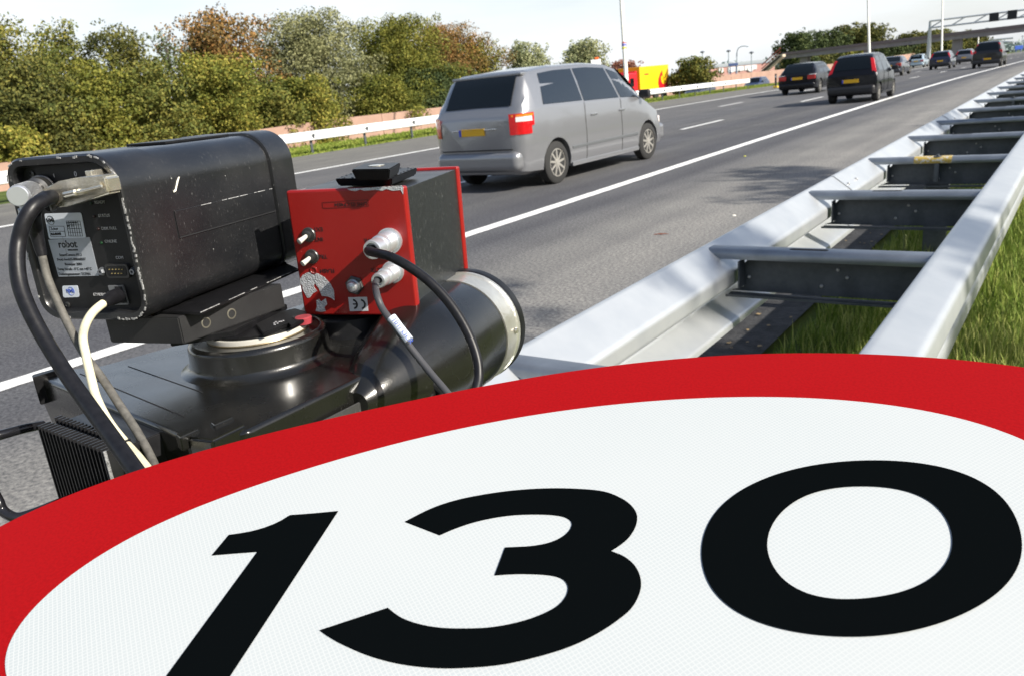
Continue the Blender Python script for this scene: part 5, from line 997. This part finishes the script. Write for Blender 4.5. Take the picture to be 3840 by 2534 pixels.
b = B(); b.box(-.11, -.085, -2.0, -1.15, 1.7, 2.5, .01); b.build('cab_window', glassm, lor); b = B(); b.box(-2.1, -.3, -2.62, -2.58, 1.6, 2.5, .01); b.build('windscreen', glassm, lor)
# the hook mark
def side_l(px, py): p = onX(px, py, lx+.02); return Vector((.012, p.y-C_.y, p.z-gL))
def z4(x, y): return (2000+x/2.16, 50+y/2.16)
hk = [side_l(*z4(x, y)) for x, y in ((1043, 462), (1028, 490), (1014, 535), (1012, 570), (1020, 608), (1090, 600), (1092, 530), (1084, 500), (1082, 540), (1070, 570), (1052, 575), (1038, 555), (1034, 525), (1038, 505), (1048, 508))]
b = B(); b.prism(hk, (.01, 0, 0)); b.build('hook_mark', redl, lor, 0)
b = B(); p_, q_ = side_l(*z4(900, 493)), side_l(*z4(935, 499)); b.box(.005, .015, min(p_.y, q_.y), max(p_.y, q_.y), min(p_.z, q_.z), max(p_.z, q_.z)+.01); b.build('small_print', redl, lor, 0)
for yy in (-1.8, Lb*.55, Lb*.85):
    w_ = empty('wheel', (-.15, yy, .5)); w_.parent = lor; B().lathe([(.28, -.12), (.5, -.12), (.5, .12), (.3, .13)], (0, 0, 0), (1, 0, 0), 24).build('tyre', tyre, w_); B().lathe([(.28, .08), (.26, .12), (.001, .1)], (0, 0, 0), (1, 0, 0), 20).build('rim', rimm, w_)
b = B(); b.box(-2.0, -.4, -2.0, Lb-.1, .55, .9); b.build('chassis', under, lor)
# ================================================================== FURNITURE OF THE ROAD
lampm = mat('cream_pole', (.74, .73, .66), .5, noise=.06, nscale=4); steelp = mat('grey_steel', (.42, .45, .46), .5, .3)
def lamp(pxb, d, top, lab, r0_, r1_, lean=(0, 0), hgt=14):
    p = dep(pxb[0], pxb[1], d); g = gz(p.x, p.y); o = empty('street_lamp', (p.x, p.y, g)); T(o, lab, 'street lamp', 'lamp posts in the central reservation')
    t_ = dep(top[0], top[1], d); dirn = (t_-p).normalized(); b = B(); b.tube([(0, 0, -.2), dirn*1.0, dirn*hgt], [r0_, r0_*.95, r1_], 14); b.build('pole', lampm, o)
    b = B(); b.tube([dirn*hgt, dirn*hgt+Vector((1.5, 0, .3))], .04, 8); b.box(dirn.x*hgt+1.3, dirn.x*hgt+2.1, dirn.y*hgt-.15, dirn.y*hgt+.15, hgt+.2, hgt+.38, .04); b.build('lamp_head', steelp, o); return o, dirn
o, dn = lamp((2352, 345), 43, (2333, 40), 'nearest cream lamp post standing behind the bonnet of the van', .125, .075)
b = B(); b.tube([dn*3.15, dn*3.25], .128, 14); b.build('band', mat('band_yellow', (.65, .6, .05), .5), o); b = B(); b.tube([dn*3.3, dn*3.42], .127, 14); b.build('band', mat('band_blue', (.12, .12, .45), .5), o)
b = B(); b.tube([dn*3.46, dn*3.52], .127, 14); b.build('band', mat('band_red', (.5, .05, .06), .5), o)
lamp((3265, 195), 76, (3261, 20), 'second lamp post, above the roof of the boxy black hatchback', .13, .08)
lamp((3533, 200), 103, (3536, 40), 'third lamp post, just right of the gantry leg', .13, .08)
lamp((3668, 195), 188, (3670, 140), 'fourth, most distant lamp post seen under the footbridge', .15, .12, hgt=6)
# gantry
GY = 150.
def onY(px, py, Y): d = ray(px, py); return EYE+d*(Y/d.y)
g0 = onY(3488, 100, GY); zt1, zt2 = onY(3488, 80, GY).z, onY(3488, 106, GY).z; g1 = onY(3900, 60, GY); gg = gz(g0.x, GY)
ga = empty('gantry', (g0.x, GY, gg)); T(ga, 'grey lattice sign gantry reaching over the motorway ahead of the footbridge', 'gantry')
b = B()
for s in (-.7, .7): b.tube([(0, s, 0), (0, s*.5, (zt1-gg))], [.25, .16], 10)
b.build('leg', steelp, ga)
L_x = g1.x-g0.x+6; z1u = onY(3836, 38, GY).z-gg; z1l = onY(3836, 65, GY).z-gg; xu = onY(3836, 38, GY).x-g0.x
def zu(x): return (zt1-gg)+(z1u-(zt1-gg))*x/xu
def zlw(x): return (zt2-gg)+(z1l-(zt2-gg))*x/xu
b = B()
for s in (-.5, .5): b.tube([(0, s, zu(0)), (L_x, s, zu(L_x))], .14, 8); b.tube([(0, s, zlw(0)), (L_x, s, zlw(L_x))], .12, 8)
x = 0; k_ = 0
while x < L_x-2:
    for s in (-.5, .5): b.tube([(x, s, zlw(x)), (x+1.9, s, zu(x+1.9))], .06, 6)
    x += 3.0
b.build('truss', mat('pale_steel', (.55, .58, .6), .5, .2), ga)
for x0, y0, x1, y1 in ((3709, 47, 3747, 81), (3777, 37, 3816, 73)):
    a_, c2 = onY(x0, y1, GY-1), onY(x1, y0, GY-1); b = B(); b.box(a_.x-g0.x, c2.x-g0.x, -1.3, -.9, a_.z-gg-.1, c2.z-gg, .03); b.build('matrix_sign', mat('matrix_black', (.008, .009, .012), .6), ga)
# second gantry far behind
GY2 = 300.; h0 = onY(3386, 182, GY2); gg2 = gz(h0.x, GY2); g2 = empty('gantry', (h0.x, GY2, gg2)); T(g2, 'thin pale gantry seen far off below the footbridge', 'gantry')
b = B(); b.tube([(0, 0, 0), (0, 0, h0.z-gg2)], .45, 8); b.build('leg', steelp, g2)
e_ = onY(3800, 143, GY2); b = B(); b.tube([(0, 0, h0.z-gg2), (e_.x-h0.x, 0, e_.z-gg2)], .3, 8); b.tube([(0, 0, h0.z-gg2-1.1), (e_.x-h0.x, 0, e_.z-gg2-1.1)], .3, 8); b.build('truss', mat('pale_steel', (.5,)*3), g2)
# footbridge
conc = mat('concrete', (.27, .25, .25), .85, col2=(.21, .195, .2), nscale=.6, bump=.1, bscale=8); BY = 172.
br = empty('footbridge', (-30, BY, gz(-30, BY))); T(br, 'long concrete footbridge rising to the right across the motorway', 'bridge'); bpy.context.view_layer.update()
tl, tr2 = onY(2932, 199, BY), onY(3850, 90, BY); bl_, br2 = onY(2932, 224, BY), onY(3850, 118, BY); sl_ = (tr2-tl)/(tr2.x-tl.x); ext = 16
def ptb(p, X): return p.z+(X-p.x)*sl_.z
x0, x1 = tl.x, tr2.x+ext; hb = tl.z-bl_.z
b = B(); b.hexa([(x0, BY, ptb(tl, x0)-hb), (x0, BY+4, ptb(tl, x0)-hb), (x1, BY+4, ptb(tl, x1)-hb), (x1, BY, ptb(tl, x1)-hb)][::-1], [(x0, BY, ptb(tl, x0)-hb*.35), (x0, BY+4, ptb(tl, x0)-hb*.35), (x1, BY+4, ptb(tl, x1)-hb*.35), (x1, BY, ptb(tl, x1)-hb*.35)][::-1]); wbuild(b, 'deck', conc, br, 0)
b = B(); b.hexa([(x0, BY-.25, ptb(tl, x0)-hb*.42), (x0, BY-.05, ptb(tl, x0)-hb*.42), (x1, BY-.05, ptb(tl, x1)-hb*.42), (x1, BY-.25, ptb(tl, x1)-hb*.42)][::-1], [(x0, BY-.25, ptb(tl, x0)), (x0, BY-.05, ptb(tl, x0)), (x1, BY-.05, ptb(tl, x1)), (x1, BY-.25, ptb(tl, x1))][::-1]); wbuild(b, 'parapet', mat('parapet_brown', (.16, .13, .13), .8), br, 0)
for px in (3583, 3250, 3010):
    p = onY(px, 190, BY); g = gz(p.x, BY); b = B(); b.box(p.x-.75, p.x+.75, BY+.8, BY+3, g-1, ptb(tl, p.x)-hb+.01, .05); wbuild(b, 'pier', conc, br)
# stair at the left end
b = B(); s0, s1 = onY(2932, 205, BY-2), onY(2862, 268, BY-2); n_ = 12
for i in range(n_): q = s0.lerp(s1, i/n_); b.box(q.x-.45, q.x+.45, BY-3, BY-1, q.z-.5, q.z)
wbuild(b, 'stair', mat('stair_concrete', (.5, .42, .32), .8), br, 0)
b = B(); b.tube([s0+Vector((0, -1, 1.2)), s1+Vector((0, -1, 1.2))], .12, 6); b.tube([s0+Vector((0, -1, .5)), s1+Vector((0, -1, .5))], .1, 6); wbuild(b, 'handrail', mat('rail_red', (.3, .06, .05), .6), br)
# buildings and hoardings beyond the wall
def bld(px0, px1, pt, pb_, d, m, name, label, cat, depth=8, lift=-1):
    a_, c2 = dep(px0, pb_, d), dep(px1, pb_, d*1.0); tz = dep((px0+px1)/2, pt, d).z; rz = math.atan2(c2.y-a_.y, c2.x-a_.x); wd = (Vector((c2.x-a_.x, c2.y-a_.y))).length; g = gz(a_.x, a_.y)
    o = empty(name, (a_.x, a_.y, g), rz); T(o, label, cat); b = B(); zlo = -1 if lift < 0 else a_.z-g; b.box(0, wd, 0, depth, zlo, tz-g, .05)
    if lift > 0: b.tube([(wd*.2, .2, -1), (wd*.2, .2, zlo)], .08, 8); b.tube([(wd*.8, .2, -1), (wd*.8, .2, zlo)], .08, 8)
    b.build("wall", m, o); return o, wd, tz-g
whitew = mat('white_cladding', (.8, .8, .8), .5); redw = mat('red_cladding', (.5, .1, .09), .5)
o, wd, hh = bld(2664, 2905, 246, 262, 170, mat('pale_red', (.55, .3, .26), .6), 'shop', 'low red and white shop building beyond the wall', 'building')
b = B()
for i, (a_, c2, hgt) in enumerate(((.13, .20, .7), (.27, .40, .9), (.42, .52, .75), (.53, .72, .85))): b.lathe([(wd*(c2-a_)/2*.5, 0), (wd*(c2-a_)/2*.5, .2)], (wd*(a_+c2)/2, -.01, hh-.6-.2), (0, -1, 0), 12); b.box(wd*a_, wd*c2, -.12, .0, hh-1.1, hh-.15, .05)
b.build('fascia', whitew, o); b = B(); b.box(-.1, wd+.1, -.1, 8.1, hh, hh+.35, .03); b.build('roof', mat('roof_grey', (.35, .38, .42), .6), o)
bld(2680, 2900, 232, 247, 290, mat('far_grey', (.4, .43, .46), .8), 'warehouse', 'long grey warehouse behind the red and white shop', 'building', 20)
o, _, _ = bld(2733, 2768, 238, 250, 140, mat('blue_panel', (.05, .08, .2), .5), 'billboard', 'small dark blue sign board above the shop', 'sign', .4, lift=.6)
o, wd, hh = bld(2216, 2254, 224, 240, 85, whitew, 'filling_station_sign', 'white sign board with an orange top beyond the van roof', 'sign', .4)
b = B(); b.box(wd*.4, wd*.8, -.05, .45, hh, hh+.22, .06); b.build('orange_emblem', mat('orange', (.8, .16, .02), .4), o)
bld(3806, 3836, 172, 188, 260, mat('motorway_blue', (.02, .08, .4), .5), 'direction_sign', 'blue motorway direction sign far away at the right edge', 'sign', .3, lift=1)
for i, (x, y0, y1, r_) in enumerate(((2634, 198, 240, .1), (2732, 194, 240, .1), (2818, 200, 240, .1), (2763, 200, 240, .12), (3768, 145, 190, .15), (3835, 138, 180, .15))):
    d_ = 150 if i < 4 else 330; a_, c2 = dep(x, y0, d_), dep(x, y1, d_); o = empty('street_lamp', (a_.x, a_.y, gz(a_.x, a_.y))); T(o, ['thin lamp post with a small head far beyond the wall, the leftmost one', 'thin lamp post with a small head beyond the wall, second from the left', 'thin lamp post far beyond the wall, nearest the bridge stair', 'tall curved blue lamp post beyond the wall', 'distant lamp mast under the bridge at the right', 'distant lamp mast at the right edge by the blue sign'][i], 'street lamp')
    H_ = a_.z-o.location.z; b = B(); b.tube([(0, 0, 0), (0, 0, H_)], r_, 6)
    if i == 3: b.tube(catmull([(0, 0, H_), (.3, 0, H_+.8), (1.2, 0, H_+1.1), (2.2, 0, H_+.9)], 4), .08, 6)
    b.build('pole', mat('lamp_grey', (.3, .34, .38), .6), o)
    if i != 3: B().lathe([(.05, -.15), (.42, 0), (.42, .15), (.05, .3)], (0, 0, H_), (0, 0, 1), 10).build('lamp_head', mat('lamp_dark', (.12, .13, .16), .5), o)
# sand heap behind the wall at the far left
p = onX(110, 590, -44); me_b = B()
for (dx, dy, r_, h_) in ((0, 0, 2.2, 1.0), (0, 3.2, 2.4, 1.1), (0, 6, 2.0, .8)): me_b.lathe([(r_, -.6), (r_*.8, h_*.3), (r_*.45, h_*.8), (r_*.15, h_), (.01, h_*1.01)], (p.x+dx, p.y+dy, p.z-h_*.8), (0, 0, 1), 18)
T(me_b.build('sand_heap', mat('sand', (.5, .38, .22), .95, noise=.2, nscale=3, bump=.8, bscale=6)), 'pale sandy heaps showing over the wall at the far left', 'sand heap')
# ================================================================== GRASS AND SMALL THINGS
bladem = leafmat('grass_blade', (.07, .12, .014), (.16, .23, .03), (.36, .37, .11))
def grass(name, n, fx, fy, h0_, h1_, w_, m=bladem, clump=0, lean=.45):
    x = fx(n); y = fy(n); a = rng.random(n)*2*np.pi; h = (h0_+(h1_-h0_)*rng.random(n)**1.6)
    cl = np.sin(x*5.1+np.sin(y*3.3)*2)*np.sin(y*4.7+np.cos(x*2.9)*2); h = h*(1+.35*cl)
    z = np.array([gz(float(i), float(j)) for i, j in zip(x, y)]) if n < 200 else np.vectorize(lambda i, j: gz(i, j))(x, y); z = z-.06
    dx, dy = np.cos(a), np.sin(a); le = h*lean*(.3+rng.random(n)); la = a+rng.normal(size=n)*.5; lx_, ly_ = np.cos(la+1.57), np.sin(la+1.57); w = w_*(.6+.8*rng.random(n))
    V = np.empty((n, 5, 3)); V[:, 0] = np.stack([x-dx*w, y-dy*w, z], 1); V[:, 1] = np.stack([x+dx*w, y+dy*w, z], 1)
    V[:, 2] = np.stack([x+dx*w*.7+lx_*le*.35, y+dy*w*.7+ly_*le*.35, z+h*.6], 1); V[:, 3] = np.stack([x-dx*w*.7+lx_*le*.35, y-dy*w*.7+ly_*le*.35, z+h*.6], 1); V[:, 4] = np.stack([x+lx_*le, y+ly_*le, z+h], 1)
    me = bpy.data.meshes.new(name); me.vertices.add(5*n); me.vertices.foreach_set('co', V.astype(np.float32).ravel()); b5 = np.arange(n)[:, None]*5
    li = np.concatenate([b5+[0, 1, 2, 3], b5+[3, 2, 4]], 1).astype(np.int32).ravel(); me.loops.add(7*n); me.loops.foreach_set('vertex_index', li)
    ls = np.stack([np.arange(n)*7, np.arange(n)*7+4], 1).astype(np.int32).ravel(); me.polygons.add(2*n); me.polygons.foreach_set('loop_start', ls); me.update(); me.validate()
    return T(link(name, me, m, None, 0), kind='stuff')
grass('verge_grass', 85000, lambda n: -1.34+3.0*rng.random(n)**.9, lambda n: 1.8+8.5*rng.random(n)**1.2, .04, .15, .0035)
grass('verge_grass', 30000, lambda n: -1.4+4*rng.random(n), lambda n: 9+16*rng.random(n), .06, .2, .007)
grass('strip_grass', 70000, lambda n: -21.85-6.0*rng.random(n)**1.5, lambda n: 12+70*rng.random(n)**1.4, .03, .12, .022, leafmat('grass_strip', (.1, .16, .02), (.17, .23, .03), (.26, .28, .06)))
# leaves lying in the gutter and on the road
b = B()
for i in range(60):
    x, y = random.uniform(-2.0, -1.45), random.uniform(2.5, 8); s = random.uniform(.008, .02); a = random.random()*6; b.prism([(x+s*math.cos(a+t)*(1 if k_ % 2 else .55), y+s*math.sin(a+t), -.012+.004*random.random()+zr(y)) for k_, t in enumerate((0, .8, 1.6, 2.4, 3.1, 4, 5))], (0, 0, .001))
T(b.build('leaf_litter', mat('dead_leaf', (.28, .2, .1), .8), None, 0), kind='stuff')
for (px, py), m_, lab in (((2793, 588), mat('leaf_lime', (.5, .5, .03), .6), 'yellow green leaf lying on the hard shoulder'), ((2752, 811), mat('pebble', (.7, .68, .6), .7), 'small white pebble on the hard shoulder near the rail'), ((2475, 882), mat('rust_twig', (.22, .06, .03), .8), 'reddish brown twig on the hard shoulder')):
    p = at(px, py); b = B(); r_ = .035
    if 'twig' in lab: b.tube([(-.06, -.02, .006), (0, 0, .012), (.05, .03, .008), (.08, .03, .006)], [.003, .006, .004, .002], 6); b.tube([(0, 0, .01), (.03, -.02, .01)], .003, 5)
    else: b.lathe([(.001, 0), (r_*.7, .002), (r_*.5, .012), (.001, .016)], (0, 0, 0), (0, 0, 1), 7)
    o = b.build(lab.split()[-7] if False else ('twig' if 'twig' in lab else 'pebble' if 'pebble' in lab else 'leaf'), m_, None); o.location = p; T(o, lab, 'debris')
# weed stalk standing through the barrier
b = B(); s = dep(3225, 925, 4.2); base = Vector((-.62, 4.4, -.03)); b.tube(catmull([base, base+Vector((.0, 0, .25)), base+Vector((-.02, .02, .42)), base+Vector((-.10, .03, .55)), base+Vector((-.11, .03, .68))], 6), .004, 6)
for i in range(14): q_ = base+Vector((-.10-.008*random.random(), .03, .55+.01*i)); b.lathe([(.001, -.008), (.006, 0), (.001, .01)], q_, (random.uniform(-1, 1), random.uniform(-.5, .5), 1), 5)
T(b.build('weed', mat('weed_green', (.16, .18, .05), .8)), 'single tall weed stalk growing up between the barrier spacers', 'plant')
bare((12.2, 11.7, 0), 11.4, 1.7, 'slender roadside tree on the near verge, second from the camera', nl=430, size=.17, seed=3, top=8)
bare((12.6, 4.6, 0), 11.0, 1.35, 'slender roadside tree on the near verge, nearest the camera', nl=330, size=.17, seed=5, top=16)
for i, (y_, h_, s_) in enumerate(((19.4, 11.1, .5), (25.2, 11.1, .45), (31.6, 11.3, .5), (39.6, 11.5, .6), (52.6, 11.5, .6))): bare((12.4, y_, zr(y_)), h_, s_, ['third', 'fourth', 'fifth', 'sixth', 'seventh'][i]+' thin tree from the camera in the row along the near verge', nl=500, size=.14, seed=10+i)
# unseen wood added behind camera and past the verge to cut reflected sky
cs = []; rs = []
for k in range(420):
    if k % 3: a_ = rng.random(); x, y = 19+9*rng.random(), -40+150*a_; z = 4.6*rng.random()
    else: x, y = -75+95*rng.random(), -22-14*rng.random(); z = 11*rng.random()
    cs.append((x, y, gz(x, y)+z)); rs.append(1.6+1.2*rng.random())
V, n = leaves(cs, rs, 26, .62); T(leafmesh('sky_screen_wood', V, n, LF['dark'], None), kind='stuff')
